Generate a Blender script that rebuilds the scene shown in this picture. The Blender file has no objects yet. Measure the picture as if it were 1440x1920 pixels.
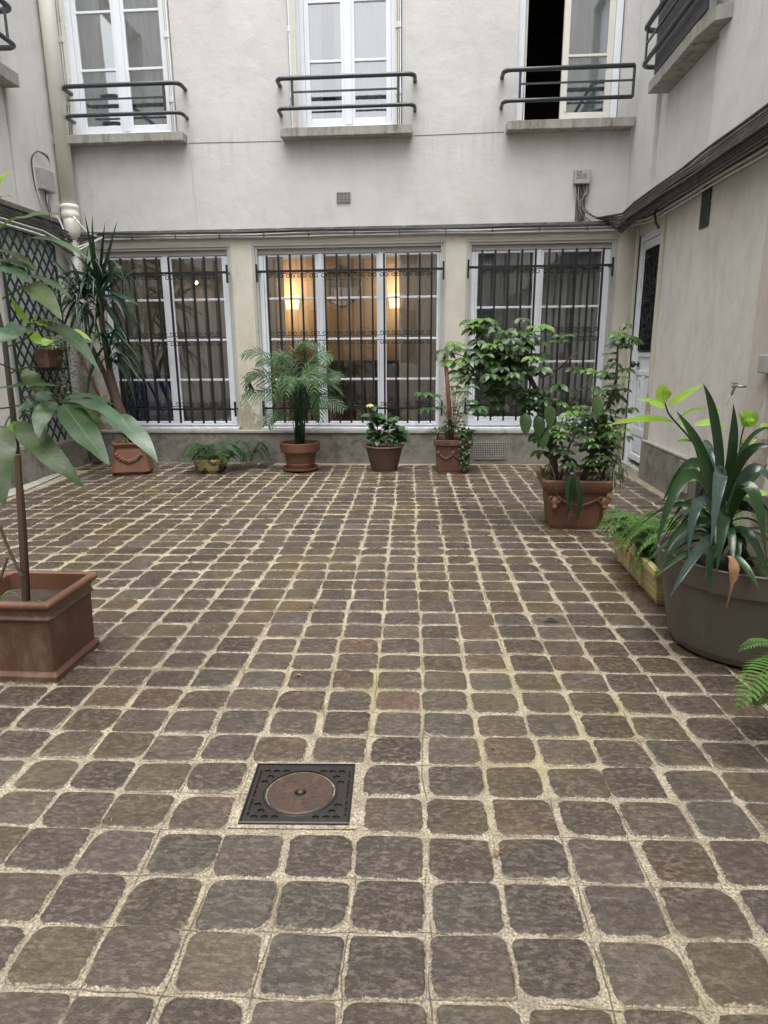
import bpy, bmesh, math, random
from mathutils import Vector, Matrix, Euler
PI = math.pi
random.seed(7)
S = bpy.context.scene
C = S.collection
V = Vector

# ------------------------------------------------------------------ camera
FPX = 1226.2                       # focal length in pixels of a 1440 x 1920 frame
R3 = Matrix(((0.9974379670254353, 0.009619629321458602, -0.07088698517979061),
             (0.07112597900125028, -0.23939088360266877, 0.968314566634911),
             (-0.007654870820555024, -0.970875619004801, -0.23946176181818601)))   # right, down, forward
EYE = V((0, 0, 1.5))
cd = bpy.data.cameras.new('camera'); cam = bpy.data.objects.new('camera', cd); C.objects.link(cam)
rt, dn, fw = R3.col[0], R3.col[1], R3.col[2]
cam.matrix_world = Matrix.Translation(EYE) @ Matrix((rt, -dn, -fw)).transposed().to_4x4()
cd.sensor_fit = 'VERTICAL'; cd.sensor_height = 36.0; cd.sensor_width = 27.0
cd.lens = FPX / 1920 * 36.0
cd.clip_start = 0.05; cd.clip_end = 300
S.camera = cam

# ------------------------------------------------------------------ light: flat overcast daylight falling into a courtyard
SUN_EL, SUN_ROT = math.radians(76), math.radians(176)
w = bpy.data.worlds.new('World'); S.world = w; w.use_nodes = True
nt = w.node_tree; nt.nodes.clear()
sky = nt.nodes.new('ShaderNodeTexSky'); sky.sky_type = 'NISHITA'; sky.sun_disc = False
sky.sun_elevation = SUN_EL; sky.sun_rotation = SUN_ROT; sky.dust_density = 6.0; sky.air_density = 1.0; sky.ozone_density = 1.0
hsv = nt.nodes.new('ShaderNodeHueSaturation'); hsv.inputs['Saturation'].default_value = 0.14
bg = nt.nodes.new('ShaderNodeBackground'); bg.inputs['Strength'].default_value = 0.15
wo = nt.nodes.new('ShaderNodeOutputWorld')
nt.links.new(sky.outputs[0], hsv.inputs['Color']); nt.links.new(hsv.outputs[0], bg.inputs['Color']); nt.links.new(bg.outputs[0], wo.inputs['Surface'])
sd = bpy.data.lights.new('sun', 'SUN'); sd.energy = 0.9; sd.angle = math.radians(60); sd.color = (1.0, 0.985, 0.965)
so = bpy.data.objects.new('sun', sd); C.objects.link(so)
az = SUN_ROT
sun_dir = V((math.sin(az) * math.cos(SUN_EL), math.cos(az) * math.cos(SUN_EL), math.sin(SUN_EL)))
so.rotation_euler = (-sun_dir).to_track_quat('-Z', 'Y').to_euler()
S.view_settings.view_transform = 'Standard'; S.view_settings.look = 'None'
S.view_settings.gamma = 1.0; S.view_settings.use_curve_mapping = False
S.view_settings.exposure = 1.36

# ------------------------------------------------------------------ helpers
def ray(px, py): return R3 @ V(((px - 720) / FPX, (py - 960) / FPX, 1.0))
def P(px, py, y):                    # the point seen at a place of the photograph on the upright plane at depth y
    d = ray(px, py); return EYE + d * (y / d.y)
def rnd(a, b): return random.uniform(a, b)

class MB:
    def __init__(s): s.v = []; s.f = []; s.uv = []; s.tone = []; s.edge = []
    def add(s, vs, fs, uvs=None, tone=None):
        n = len(s.v); s.v += [tuple(v) for v in vs]; s.f += [tuple(i + n for i in f) for f in fs]
        s.uv += uvs if uvs else [(0.5, 0.5)] * len(vs)
        s.tone += [tone if tone is not None else 0.5] * len(vs)
    def box(s, x0, x1, y0, y1, z0, z1):
        s.add([(x0,y0,z0),(x1,y0,z0),(x1,y1,z0),(x0,y1,z0),(x0,y0,z1),(x1,y0,z1),(x1,y1,z1),(x0,y1,z1)],
              [(0,3,2,1),(4,5,6,7),(0,1,5,4),(1,2,6,5),(2,3,7,6),(3,0,4,7)])
    def bar(s, a, b, wx, wy, up=V((0,0,1))):          # straight bar of rectangular section
        a, b = V(a), V(b); d = (b - a).normalized()
        if abs(d.dot(up)) > .95: up = V((0,1,0))
        u = d.cross(up).normalized(); w_ = u.cross(d)
        vs = [p + u * sx * wx / 2 + w_ * sy * wy / 2 for p in (a, b) for sx, sy in ((-1,-1),(1,-1),(1,1),(-1,1))]
        s.add(vs, [(0,1,2,3),(7,6,5,4),(0,4,5,1),(1,5,6,2),(2,6,7,3),(3,7,4,0)])
    def tube(s, pts, r, n=8, caps=True):
        pts = [V(p) for p in pts]; rs = r if isinstance(r, (list, tuple)) else [r] * len(pts)
        vs = []; t0 = None; u = None
        for i, p in enumerate(pts):
            t = (pts[min(i+1, len(pts)-1)] - pts[max(i-1, 0)])
            t = t.normalized() if t.length > 1e-9 else V((0,0,1))
            if u is None:
                u = t.cross(V((0,0,1)) if abs(t.z) < .9 else V((1,0,0))).normalized()
            else:
                u = (u - t * u.dot(t)).normalized()
            w_ = t.cross(u)
            for k in range(n):
                a = 2 * PI * k / n; vs.append(p + (u * math.cos(a) + w_ * math.sin(a)) * rs[i])
        fs = []
        for i in range(len(pts) - 1):
            for k in range(n):
                k2 = (k + 1) % n; fs.append((i*n+k, i*n+k2, (i+1)*n+k2, (i+1)*n+k))
        if caps: fs.append(tuple(range(n-1, -1, -1))); fs.append(tuple((len(pts)-1)*n + k for k in range(n)))
        s.add(vs, fs)
    def lathe(s, prof, cx, cy, n=40, wob=0.0):
        vs = []; fs = []
        for r, z in prof:
            for k in range(n):
                a = 2 * PI * k / n; q = r * (1 + wob * math.sin(3*a + z*9))
                vs.append((cx + q * math.cos(a), cy + q * math.sin(a), z))
        for i in range(len(prof) - 1):
            for k in range(n):
                k2 = (k + 1) % n; fs.append((i*n+k, i*n+k2, (i+1)*n+k2, (i+1)*n+k))
        s.add(vs, fs)
    def sqlathe(s, prof, cx, cy, rot=0, asp=1.0, cut=0.012, cap=True):   # square section with cut corners, prof = (half side, z)
        vs = []; fs = []; n = 8; ca, sa = math.cos(rot), math.sin(rot)
        for h, z in prof:
            hx, hy = h, h * asp; c = min(cut, h * .3)
            for x, y in ((hx-c,-hy),(hx,-hy+c),(hx,hy-c),(hx-c,hy),(-hx+c,hy),(-hx,hy-c),(-hx,-hy+c),(-hx+c,-hy)):
                vs.append((cx + x*ca - y*sa, cy + x*sa + y*ca, z))
        for i in range(len(prof) - 1):
            for k in range(n):
                k2 = (k + 1) % n; fs.append((i*n+k, i*n+k2, (i+1)*n+k2, (i+1)*n+k))
        if cap: fs.append(tuple(range(n-1, -1, -1)))
        s.add(vs, fs)
    def ball(s, c, r, n=8, m=5, sc=(1,1,1)):
        vs = []; fs = []
        for i in range(m + 1):
            th = PI * i / m
            for k in range(n):
                a = 2*PI*k/n; vs.append((c[0]+r*sc[0]*math.sin(th)*math.cos(a), c[1]+r*sc[1]*math.sin(th)*math.sin(a), c[2]+r*sc[2]*math.cos(th)))
        for i in range(m):
            for k in range(n):
                k2=(k+1)%n; fs.append((i*n+k, (i+1)*n+k, (i+1)*n+k2, i*n+k2))
        s.add(vs, fs)
    # a leaf: ribbon along a curve with a width profile, folded on its midrib
    def ribbon(s, pts, width, prof, nrm=None, fold=0.25, wave=0.0, tone=None):
        pts = [V(p) for p in pts]; n = len(pts); vs = []; uv = []; ph = rnd(0, 6)
        for i, p in enumerate(pts):
            t = (pts[min(i+1, n-1)] - pts[max(i-1, 0)]).normalized()
            up = V(nrm) if nrm is not None else V((0,0,1))
            sd_ = t.cross(up)
            if sd_.length < .15: sd_ = t.cross(V((0.3, -1, 0.1)))
            sd_.normalize(); nn = sd_.cross(t)
            v = i / (n - 1); h = width / 2 * prof(v)
            f = fold * h; wv = wave * h * math.sin(v * 17 + ph)
            vs += [p - sd_*h + nn*(f + wv), p, p + sd_*h + nn*(f - wv)]
            uv += [(0, v), (.5, v), (1, v)]
        fs = []
        for i in range(n - 1):
            a = i*3; fs += [(a, a+1, a+4, a+3), (a+1, a+2, a+5, a+4)]
        s.add(vs, fs, uv, tone)
    def build(s, name, m, parent=None, smooth=False, bevel=0.0, kind=None):
        me = bpy.data.meshes.new(name); me.from_pydata(s.v, [], s.f); me.update()
        if any(u != (0.5, 0.5) for u in s.uv):
            ul = me.uv_layers.new(name='UVMap')
            vi = [0] * len(me.loops); me.loops.foreach_get('vertex_index', vi)
            ul.data.foreach_set('uv', [c for i in vi for c in s.uv[i]])
        if any(t != 0.5 for t in s.tone):
            at = me.attributes.new('tone', 'FLOAT', 'POINT'); at.data.foreach_set('value', s.tone)
        if s.edge:
            at = me.attributes.new('edge', 'FLOAT', 'POINT'); at.data.foreach_set('value', s.edge)
        o = bpy.data.objects.new(name, me); C.objects.link(o)
        if m: me.materials.append(m)
        if smooth: me.shade_smooth()
        if bevel:
            b = o.modifiers.new('bevel', 'BEVEL'); b.width = bevel; b.segments = 2; b.limit_method = 'ANGLE'; b.angle_limit = math.radians(35)
        if parent is not None: adopt(o, parent)
        if kind: o['kind'] = kind
        return o
def adopt(o, parent):
    o.parent = parent
    if parent.parent is None: o.matrix_parent_inverse = Matrix.Translation(-parent.location)
def thing(name, label, cat, loc=(0,0,0), group=None):
    o = bpy.data.objects.new(name, None); C.objects.link(o); o.location = loc; o.empty_display_size = .1
    o['label'] = label; o['category'] = cat
    if group: o['group'] = group
    return o
def tag(o, label, cat, group=None):
    o['label'] = label; o['category'] = cat
    if group: o['group'] = group
    return o

# ------------------------------------------------------------------ materials
def nodes(name):
    m = bpy.data.materials.new(name); m.use_nodes = True; t = m.node_tree; t.nodes.clear()
    out = t.nodes.new('ShaderNodeOutputMaterial'); b = t.nodes.new('ShaderNodeBsdfPrincipled')
    t.links.new(b.outputs[0], out.inputs['Surface'])
    return m, t, b, out
def noise(t, scale, detail=4, rough=.6, stretch=(1,1,1), offs=(0,0,0), src='Object'):
    tc = t.nodes.new('ShaderNodeTexCoord'); mp = t.nodes.new('ShaderNodeMapping')
    mp.inputs['Scale'].default_value = stretch; mp.inputs['Location'].default_value = offs
    n = t.nodes.new('ShaderNodeTexNoise'); n.inputs['Scale'].default_value = scale; n.inputs['Detail'].default_value = detail; n.inputs['Roughness'].default_value = rough
    t.links.new(tc.outputs[src], mp.inputs[0]); t.links.new(mp.outputs[0], n.inputs['Vector'])
    return n.outputs['Fac']
def ramp(t, fac, stops):
    r = t.nodes.new('ShaderNodeValToRGB'); cr = r.color_ramp
    while len(cr.elements) < len(stops): cr.elements.new(.5)
    for e, (p, c) in zip(cr.elements, stops):
        e.position = p; e.color = (c[0], c[1], c[2], 1) if isinstance(c, (tuple, list)) else (c, c, c, 1)
    t.links.new(fac, r.inputs[0]); return r.outputs[0]
def mixc(t, fac, a, b, mode='MIX'):
    m = t.nodes.new('ShaderNodeMix'); m.data_type = 'RGBA'; m.blend_type = mode
    for sock, val in ((m.inputs[0], fac), (m.inputs[6], a), (m.inputs[7], b)):
        if isinstance(val, (int, float)): sock.default_value = val
        elif isinstance(val, (tuple, list)): sock.default_value = (*val, 1) if len(val) == 3 else val
        else: t.links.new(val, sock)
    return m.outputs[2]
def math_(t, op, a, b=None, c=None):
    m = t.nodes.new('ShaderNodeMath'); m.operation = op
    for i, val in enumerate((a, b, c)):
        if val is None: continue
        if isinstance(val, (int, float)): m.inputs[i].default_value = val
        else: t.links.new(val, m.inputs[i])
    return m.outputs[0]
def bump(t, b, h, strength=.3, dist=.01, prev=None):
    n = t.nodes.new('ShaderNodeBump'); n.inputs['Strength'].default_value = strength; n.inputs['Distance'].default_value = dist
    t.links.new(h, n.inputs['Height'])
    if prev is not None: t.links.new(prev, n.inputs['Normal'])
    t.links.new(n.outputs[0], b.inputs['Normal']); return n.outputs[0]
def simple(name, c1, c2=None, scale=6, rough=.6, met=0.0, bmp=.2, bscale=60, bdist=.004, dirt=None, dscale=3, dthr=(.5,.7), stretch=(1,1,1), coat=0, rvar=.12):
    m, t, b, out = nodes(name)
    c2 = c2 or tuple(x * .75 for x in c1)
    f = ramp(t, noise(t, scale, 5, .65, stretch), [(.3, 0.0), (.7, 1.0)])
    col = mixc(t, f, c1, c2)
    if dirt:
        d = ramp(t, noise(t, dscale, 8, .7, stretch, (3,1,7)), [(dthr[0], 0.0), (dthr[1], 1.0)])
        col = mixc(t, d, col, dirt)
    t.links.new(col, b.inputs['Base Color'])
    r = math_(t, 'MULTIPLY_ADD', noise(t, scale*1.7, 3), rvar*2, rough - rvar)
    t.links.new(r, b.inputs['Roughness']); b.inputs['Metallic'].default_value = met; b.inputs['Coat Weight'].default_value = coat
    if bmp: bump(t, b, noise(t, bscale, 6, .65), bmp, bdist)
    return m
def plaster(name, c1, c2, streak=(.25,.24,.22), samt=.5, peel=0.0, low=None):
    m, t, b, out = nodes(name)
    f = ramp(t, noise(t, 1.1, 6, .6), [(.32, 0.0), (.7, 1.0)])
    col = mixc(t, f, c1, c2)
    f3 = ramp(t, noise(t, 3.4, 5, .6, (1,1,1), (5,9,2)), [(.45, 0.0), (.8, .45)])
    col = mixc(t, f3, col, tuple(x*.80 for x in c2))
    pk = ramp(t, noise(t, .8, 3, .5, (1,1,1), (11,2,4)), [(.5, 0.0), (.75, .5)])
    col = mixc(t, pk, col, (c1[0]*1.02, c1[1]*.93, c1[2]*.90))
    s_ = ramp(t, noise(t, 5, 8, .75, (1.6,1.6,.22)), [(.55, 0.0), (.85, 1.0)])
    col = mixc(t, math_(t, 'MULTIPLY', s_, samt), col, streak)
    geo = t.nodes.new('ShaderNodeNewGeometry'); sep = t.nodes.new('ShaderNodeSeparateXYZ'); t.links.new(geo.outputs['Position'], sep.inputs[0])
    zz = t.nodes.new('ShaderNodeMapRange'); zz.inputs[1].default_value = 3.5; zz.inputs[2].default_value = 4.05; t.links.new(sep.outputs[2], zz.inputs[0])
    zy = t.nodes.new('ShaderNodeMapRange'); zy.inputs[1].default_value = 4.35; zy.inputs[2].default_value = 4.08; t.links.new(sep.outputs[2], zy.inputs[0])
    drip_shade = math_(t, 'MULTIPLY', ramp(t, noise(t, 9, 8, .75, (1.4,1.4,.10), (4,4,4)), [(.48, 0.0), (.72, .38)]), math_(t, 'MULTIPLY', zz.outputs[0], zy.outputs[0]))  # faint drip stains that also paint in soft shade below sill level
    col = mixc(t, drip_shade, col, (.30,.29,.27))
    zl = t.nodes.new('ShaderNodeMapRange'); zl.inputs[1].default_value = 3.5; zl.inputs[2].default_value = 2.95; t.links.new(sep.outputs[2], zl.inputs[0])
    foot = math_(t, 'MULTIPLY', ramp(t, noise(t, 4, 8, .75, (1,1,.5), (7,4,4)), [(.45, 0.0), (.75, .5)]), zl.outputs[0])
    col = mixc(t, foot, col, (.36,.35,.32))
    nb = None
    if peel:
        pn = noise(t, 7, 10, .7, (1,1,.8), (2,2,2))
        zf = math_(t, 'MULTIPLY_ADD', sep.outputs[2], -.22, .24 + peel)       # more of it near the foot of the wall
        zf = math_(t, 'MAXIMUM', zf, -.12)
        pk2 = ramp(t, math_(t, 'ADD', pn, zf), [(.61, 0.0), (.63, 1.0)])
        under = mixc(t, ramp(t, noise(t, 30, 5), [(.35, 0.0), (.65, 1.0)]), (.30,.26,.19), (.42,.38,.31))
        col = mixc(t, pk2, col, under)
        nb = pk2
    t.links.new(col, b.inputs['Base Color']); b.inputs['Roughness'].default_value = .85
    p1 = bump(t, b, noise(t, 42, 8, .7), .42, .006)
    p2 = bump(t, b, noise(t, 5, 4, .6), .25, .03, p1)
    if nb is not None: bump(t, b, math_(t, 'SUBTRACT', 1.0, nb), .8, .006, p2)
    return m

M = {}
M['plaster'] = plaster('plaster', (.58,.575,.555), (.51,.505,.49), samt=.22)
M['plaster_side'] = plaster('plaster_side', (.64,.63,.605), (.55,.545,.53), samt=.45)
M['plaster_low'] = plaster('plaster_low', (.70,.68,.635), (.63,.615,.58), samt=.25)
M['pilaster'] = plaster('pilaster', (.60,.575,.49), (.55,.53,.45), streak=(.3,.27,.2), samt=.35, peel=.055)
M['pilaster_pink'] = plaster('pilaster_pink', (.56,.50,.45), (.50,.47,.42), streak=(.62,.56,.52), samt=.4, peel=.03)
M['plinth'] = simple('plinth', (.27,.255,.225), (.18,.172,.15), 5, .8, bmp=.8, bscale=70, bdist=.01, dirt=(.085,.085,.07), dscale=4, dthr=(.48,.66))
M['lip'] = simple('lip', (.42,.41,.37), (.30,.30,.27), 8, .85, bmp=.6, bscale=50, bdist=.006, dirt=(.16,.17,.13), dscale=7, dthr=(.52,.7))
M['sill'] = simple('sill', (.40,.39,.35), (.28,.27,.25), 9, .85, bmp=.6, bscale=60, bdist=.006, dirt=(.12,.115,.10), dscale=9, dthr=(.5,.68), stretch=(1,1,.25))
M['white'] = simple('white_paint', (.76,.79,.84), (.70,.73,.78), 5, .42, bmp=.06, bscale=40, dirt=(.5,.5,.47), dscale=6, dthr=(.66,.8))  # white paint with the blue cast of the shade mixed into its colour
M['white_old'] = simple('old_white_paint', (.69,.67,.60), (.62,.60,.54), 6, .55, bmp=.2, bscale=50, dirt=(.34,.32,.26), dscale=8, dthr=(.58,.75))
M['frame_grey'] = simple('greyish_frame_paint', (.46,.45,.42), (.40,.39,.36), 6, .6, bmp=.2, bscale=40, dirt=(.24,.23,.2), dscale=7, dthr=(.6,.75))
M['iron'] = simple('dark_iron', (.014,.017,.020), (.022,.023,.025), 20, .42, .3, .15, 120, dirt=(.05,.035,.03), dscale=25, dthr=(.6,.8))
M['rail'] = simple('railing_paint', (.045,.055,.062), (.03,.036,.042), 14, .38, .1, .1, 90, dirt=(.12,.12,.12), dscale=18, dthr=(.62,.8))
M['cable'] = simple('cable_black', (.035,.035,.035), (.07,.065,.06), 12, .7, bmp=.3, bscale=60, dirt=(.16,.155,.145), dscale=9, dthr=(.52,.75))
M['cable_light'] = simple('cable_light', (.78,.78,.78), (.60,.60,.59), 10, .5, bmp=.1)
M['ledge'] = simple('ledge', (.16,.155,.14), (.08,.078,.07), 9, .9, bmp=.6, bscale=50, bdist=.006, dirt=(.3,.29,.26), dscale=8, dthr=(.56,.75))
M['pvc'] = simple('cream_pipe', (.80,.78,.70), (.74,.72,.65), 3, .45, bmp=.05, dirt=(.5,.47,.40), dscale=5, dthr=(.62,.8), stretch=(1,1,.3))
M['pvc_dirty'] = simple('dirty_pipe', (.44,.43,.39), (.26,.25,.22), 8, .6, bmp=.2, dirt=(.14,.13,.11), dscale=10, dthr=(.5,.7))
M['box'] = simple('box_grey', (.40,.39,.38), (.32,.31,.30), 12, .6, bmp=.2, dirt=(.2,.19,.18), dscale=14, dthr=(.55,.75))
M['vent'] = simple('vent', (.10,.11,.11), (.06,.065,.065), 30, .6, .3, .2)
M['vent_light'] = simple('vent_light', (.45,.44,.41), (.33,.32,.29), 20, .6, .1, .2)
M['dark'] = simple('dark_void', (.006,.006,.007), (.01,.01,.011), 4, .9, bmp=0)
M['ink'] = simple('ink', (.04,.04,.045), None, 4, .8, bmp=0)
M['crack'] = simple('crack', (.17,.165,.155), None, 4, .9, bmp=0)
M['terracotta'] = simple('terracotta', (.175,.078,.043), (.125,.058,.035), 7, .62, bmp=.3, bscale=50, dirt=(.26,.17,.12), dscale=5, dthr=(.55,.75), stretch=(1,1,.45))
M['terracotta_old'] = simple('old_terracotta', (.135,.058,.034), (.095,.044,.029), 4, .6, bmp=.3, bscale=45, dirt=(.23,.175,.135), dscale=3.2, dthr=(.50,.72), stretch=(1,1,.45))
M['terra_band'] = simple('greyed_terracotta', (.20,.145,.105), (.15,.085,.058), 9, .7, bmp=.4, bscale=60, dirt=(.30,.26,.20), dscale=9, dthr=(.5,.7))
M['terra_brown'] = simple('brown_terracotta', (.105,.060,.036), (.07,.043,.028), 8, .6, bmp=.3, bscale=60, dirt=(.19,.13,.085), dscale=8, dthr=(.55,.75), stretch=(1,1,.45))
M['taupe'] = simple('taupe_plastic', (.112,.097,.080), (.098,.085,.070), 3, .5, bmp=.08, bscale=160, dirt=(.145,.125,.105), dscale=5, dthr=(.54,.78), stretch=(1,1,.4))
M['cream_pot'] = simple('cream_pot', (.50,.42,.20), (.40,.33,.16), 6, .6, bmp=.2, dirt=(.07,.055,.035), dscale=7, dthr=(.50,.54))
M['yellow_plastic'] = simple('yellow_plastic', (.48,.40,.19), (.42,.35,.17), 3, .5, bmp=.05, dirt=(.30,.24,.12), dscale=6, dthr=(.58,.8))
M['soil'] = simple('soil', (.035,.024,.016), (.07,.05,.035), 30, .95, bmp=1, bscale=40, bdist=.02)
M['bark'] = simple('bark', (.14,.10,.07), (.07,.05,.036), 14, .85, bmp=.8, bscale=40, bdist=.01, stretch=(1,1,.4))
M['bark_dark'] = simple('dark_bark', (.07,.05,.038), (.04,.03,.025), 16, .7, bmp=.5, bscale=50)
M['stake'] = simple('wood_stake', (.13,.085,.052), (.08,.052,.034), 10, .7, bmp=.4, bscale=60, stretch=(1,1,.15))
M['bamboo'] = simple('red_bamboo', (.15,.065,.042), (.10,.045,.030), 8, .5, bmp=.2, stretch=(1,1,.3))
M['trellis'] = simple('trellis_green', (.010,.030,.032), (.02,.042,.04), 12, .5, bmp=.2)
M['brass'] = simple('aged_iron_knob', (.05,.045,.04), (.09,.08,.07), 20, .35, .8, .1)
M['metal'] = simple('worn_metal', (.45,.44,.42), (.3,.29,.28), 20, .4, .8, .1)
M['stone_step'] = simple('stone_step', (.44,.42,.37), (.34,.32,.28), 7, .7, bmp=.4, dirt=(.22,.2,.17), dscale=8, dthr=(.55,.75))
M['kerb'] = simple('kerb_cement', (.42,.40,.35), (.28,.27,.23), 9, .8, bmp=.6, bscale=60, dirt=(.15,.14,.11), dscale=9, dthr=(.5,.7))
M['mortar_dark'] = simple('damp_cement', (.26,.235,.18), (.12,.108,.08), 60, .8, bmp=.8, bscale=110, bdist=.006, dirt=(.42,.38,.30), dscale=8, dthr=(.5,.66))
M['frame_iron'] = simple('cast_iron', (.024,.019,.017), (.014,.012,.011), 16, .38, .1, .3, 120, dirt=(.06,.04,.03), dscale=20, dthr=(.58,.75))
M['rust'] = simple('rusty_iron', (.060,.033,.020), (.038,.026,.020), 22, .5, .05, .5, 90, .004, dirt=(.17,.07,.03), dscale=26, dthr=(.56,.72))
M['roomwall'] = simple('ochre_room_wall', (.58,.42,.26), (.53,.38,.23), 2, .8, bmp=.05)
M['roomdark'] = simple('room_dark', (.13,.11,.09), (.09,.08,.07), 2, .8, bmp=0)
M['roomgrey'] = simple('room_grey', (.22,.22,.20), (.18,.18,.17), 2, .8, bmp=0)
M['roomfloor'] = simple('room_floor', (.12,.08,.05), (.09,.06,.04), 5, .5, bmp=0)
M['blue'] = simple('blue_cloth', (.03,.08,.36), (.02,.05,.24), 5, .7, bmp=.2)
M['blue_lid'] = simple('blue_plastic', (.02,.10,.22), None, 5, .5, bmp=0)
M['mirror'] = simple('mirror', (.75,.75,.72), (.72,.72,.7), 2, .03, 1, 0, rvar=.0)
M['orange_blind'] = simple('orange_slats', (.55,.27,.08), (.45,.2,.05), 8, .6, bmp=0)
M['board'] = simple('plywood_grey', (.05,.052,.058), (.035,.036,.04), 4, .5, bmp=.1)
M['dry'] = simple('dry_leaf', (.24,.12,.05), (.14,.065,.03), 30, .7, bmp=.4)
M['flower'] = simple('pale_flower', (.58,.62,.30), (.45,.55,.2), 60, .7, bmp=.3)

def emit(name, col, st):
    m = bpy.data.materials.new(name); m.use_nodes = True; t = m.node_tree; t.nodes.clear()
    e = t.nodes.new('ShaderNodeEmission'); e.inputs[0].default_value = (*col, 1); e.inputs[1].default_value = st
    o = t.nodes.new('ShaderNodeOutputMaterial'); t.links.new(e.outputs[0], o.inputs[0]); return m
M['lamp'] = emit('lamp_shade_lit', (1, .74, .36), 1.3)
M['bulb'] = emit('bulb_lit', (1, .9, .65), 25.0)
def glass(name, tint=(.9,.93,.94), refl=1.0):
    m = bpy.data.materials.new(name); m.use_nodes = True; t = m.node_tree; t.nodes.clear()
    tr = t.nodes.new('ShaderNodeBsdfTransparent'); tr.inputs[0].default_value = (*tint, 1)
    gl = t.nodes.new('ShaderNodeBsdfGlossy'); gl.inputs['Roughness'].default_value = .015
    nb = t.nodes.new('ShaderNodeBump'); nb.inputs['Strength'].default_value = .06; nb.inputs['Distance'].default_value = .02
    t.links.new(noise(t, 2.2, 2), nb.inputs['Height']); t.links.new(nb.outputs[0], gl.inputs['Normal'])
    fr = t.nodes.new('ShaderNodeFresnel'); fr.inputs[0].default_value = 1.5
    f = math_(t, 'MINIMUM', math_(t, 'MULTIPLY_ADD', fr.outputs[0], 1.6 * refl, .11 * refl), 1.0)
    mx = t.nodes.new('ShaderNodeMixShader'); o = t.nodes.new('ShaderNodeOutputMaterial')
    t.links.new(f, mx.inputs[0]); t.links.new(tr.outputs[0], mx.inputs[1]); t.links.new(gl.outputs[0], mx.inputs[2]); t.links.new(mx.outputs[0], o.inputs[0])
    return m
M['glass'] = glass('window_glass', (.9,.93,.94), 1.35)
M['glass_up'] = glass('upper_window_glass', (.93,.98,1.0), 2.5)
def sheer(name, c, alpha=.25):
    m = bpy.data.materials.new(name); m.use_nodes = True; t = m.node_tree; t.nodes.clear()
    d = t.nodes.new('ShaderNodeBsdfDiffuse'); tl = t.nodes.new('ShaderNodeBsdfTranslucent'); tr = t.nodes.new('ShaderNodeBsdfTransparent')
    f = ramp(t, noise(t, 3, 3, .5, (4,4,.5)), [(.3, 0.0), (.7, 1.0)])
    col = mixc(t, f, c, tuple(x*.78 for x in c)); t.links.new(col, d.inputs[0]); t.links.new(col, tl.inputs[0])
    a = t.nodes.new('ShaderNodeMixShader'); a.inputs[0].default_value = .22; t.links.new(d.outputs[0], a.inputs[1]); t.links.new(tl.outputs[0], a.inputs[2])
    b = t.nodes.new('ShaderNodeMixShader'); b.inputs[0].default_value = alpha; t.links.new(a.outputs[0], b.inputs[1]); t.links.new(tr.outputs[0], b.inputs[2])
    o = t.nodes.new('ShaderNodeOutputMaterial'); t.links.new(b.outputs[0], o.inputs[0]); return m
M['sheer'] = sheer('sheer_curtain', (.82,.84,.80), .08)
M['sheer_brown'] = sheer('brownish_curtain', (.74,.68,.62), .08)
M['sheer_white'] = sheer('white_sheer_curtain', (.88,.96,1.0), .02)

def leafmat(name, c1, c2, rough=.32, vein=(.3,.4,.2), vamt=.35, spots=None, trans=.25, stripe=None, wet=0.0):
    m, t, b, out = nodes(name)
    oi = t.nodes.new('ShaderNodeObjectInfo')
    f = math_(t, 'MULTIPLY_ADD', noise(t, 9, 3), .9, math_(t, 'MULTIPLY_ADD', oi.outputs['Random'], .8, -.45))
    at = t.nodes.new('ShaderNodeAttribute'); at.attribute_name = 'tone'
    f = math_(t, 'ADD', f, math_(t, 'MULTIPLY', at.outputs['Fac'], .35))
    f = ramp(t, f, [(.15, 0.0), (.85, 1.0)])
    col = mixc(t, f, c1, c2)
    uv = t.nodes.new('ShaderNodeUVMap'); sp = t.nodes.new('ShaderNodeSeparateXYZ'); t.links.new(uv.outputs[0], sp.inputs[0])
    au = math_(t, 'ABSOLUTE', math_(t, 'SUBTRACT', sp.outputs[0], .5))
    mid = math_(t, 'LESS_THAN', au, .022)
    sv = math_(t, 'FRACT', math_(t, 'MULTIPLY_ADD', sp.outputs[1], 11.0, math_(t, 'MULTIPLY', au, -3.2)))
    sv = math_(t, 'LESS_THAN', sv, .09)
    vv = math_(t, 'MAXIMUM', mid, math_(t, 'MULTIPLY', sv, .5)) if vamt > .2 else mid
    if stripe:
        col = mixc(t, math_(t, 'LESS_THAN', au, .2), col, stripe)
    col = mixc(t, math_(t, 'MULTIPLY', vv, vamt), col, vein)
    if spots:
        sf = ramp(t, noise(t, 55, 6, .7), [(.55, 0.0), (.7, .7)]); col = mixc(t, sf, col, spots)
    t.links.new(col, b.inputs['Base Color'])
    rr = math_(t, 'MULTIPLY_ADD', noise(t, 16, 4), .35, rough - .17); t.links.new(rr, b.inputs['Roughness'])
    b.inputs['Specular IOR Level'].default_value = .4; b.inputs['Coat Weight'].default_value = wet
    b.inputs['Coat Roughness'].default_value = .12
    bump(t, b, math_(t, 'ADD', math_(t, 'MULTIPLY', vv, -.7), noise(t, 24, 4)), .45, .006)
    tl = t.nodes.new('ShaderNodeBsdfTranslucent'); t.links.new(mixc(t, .5, col, (c2[0]*1.3, c2[1]*1.6, c2[2]*.6)), tl.inputs[0])
    mx = t.nodes.new('ShaderNodeMixShader'); mx.inputs[0].default_value = trans
    t.links.new(b.outputs[0], mx.inputs[1]); t.links.new(tl.outputs[0], mx.inputs[2]); t.links.new(mx.outputs[0], out.inputs['Surface'])
    return m
M['leaf_big'] = leafmat('large_leaf', (.014,.046,.010), (.034,.082,.018), .44, (.11,.19,.06), .45, wet=.05)
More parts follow.
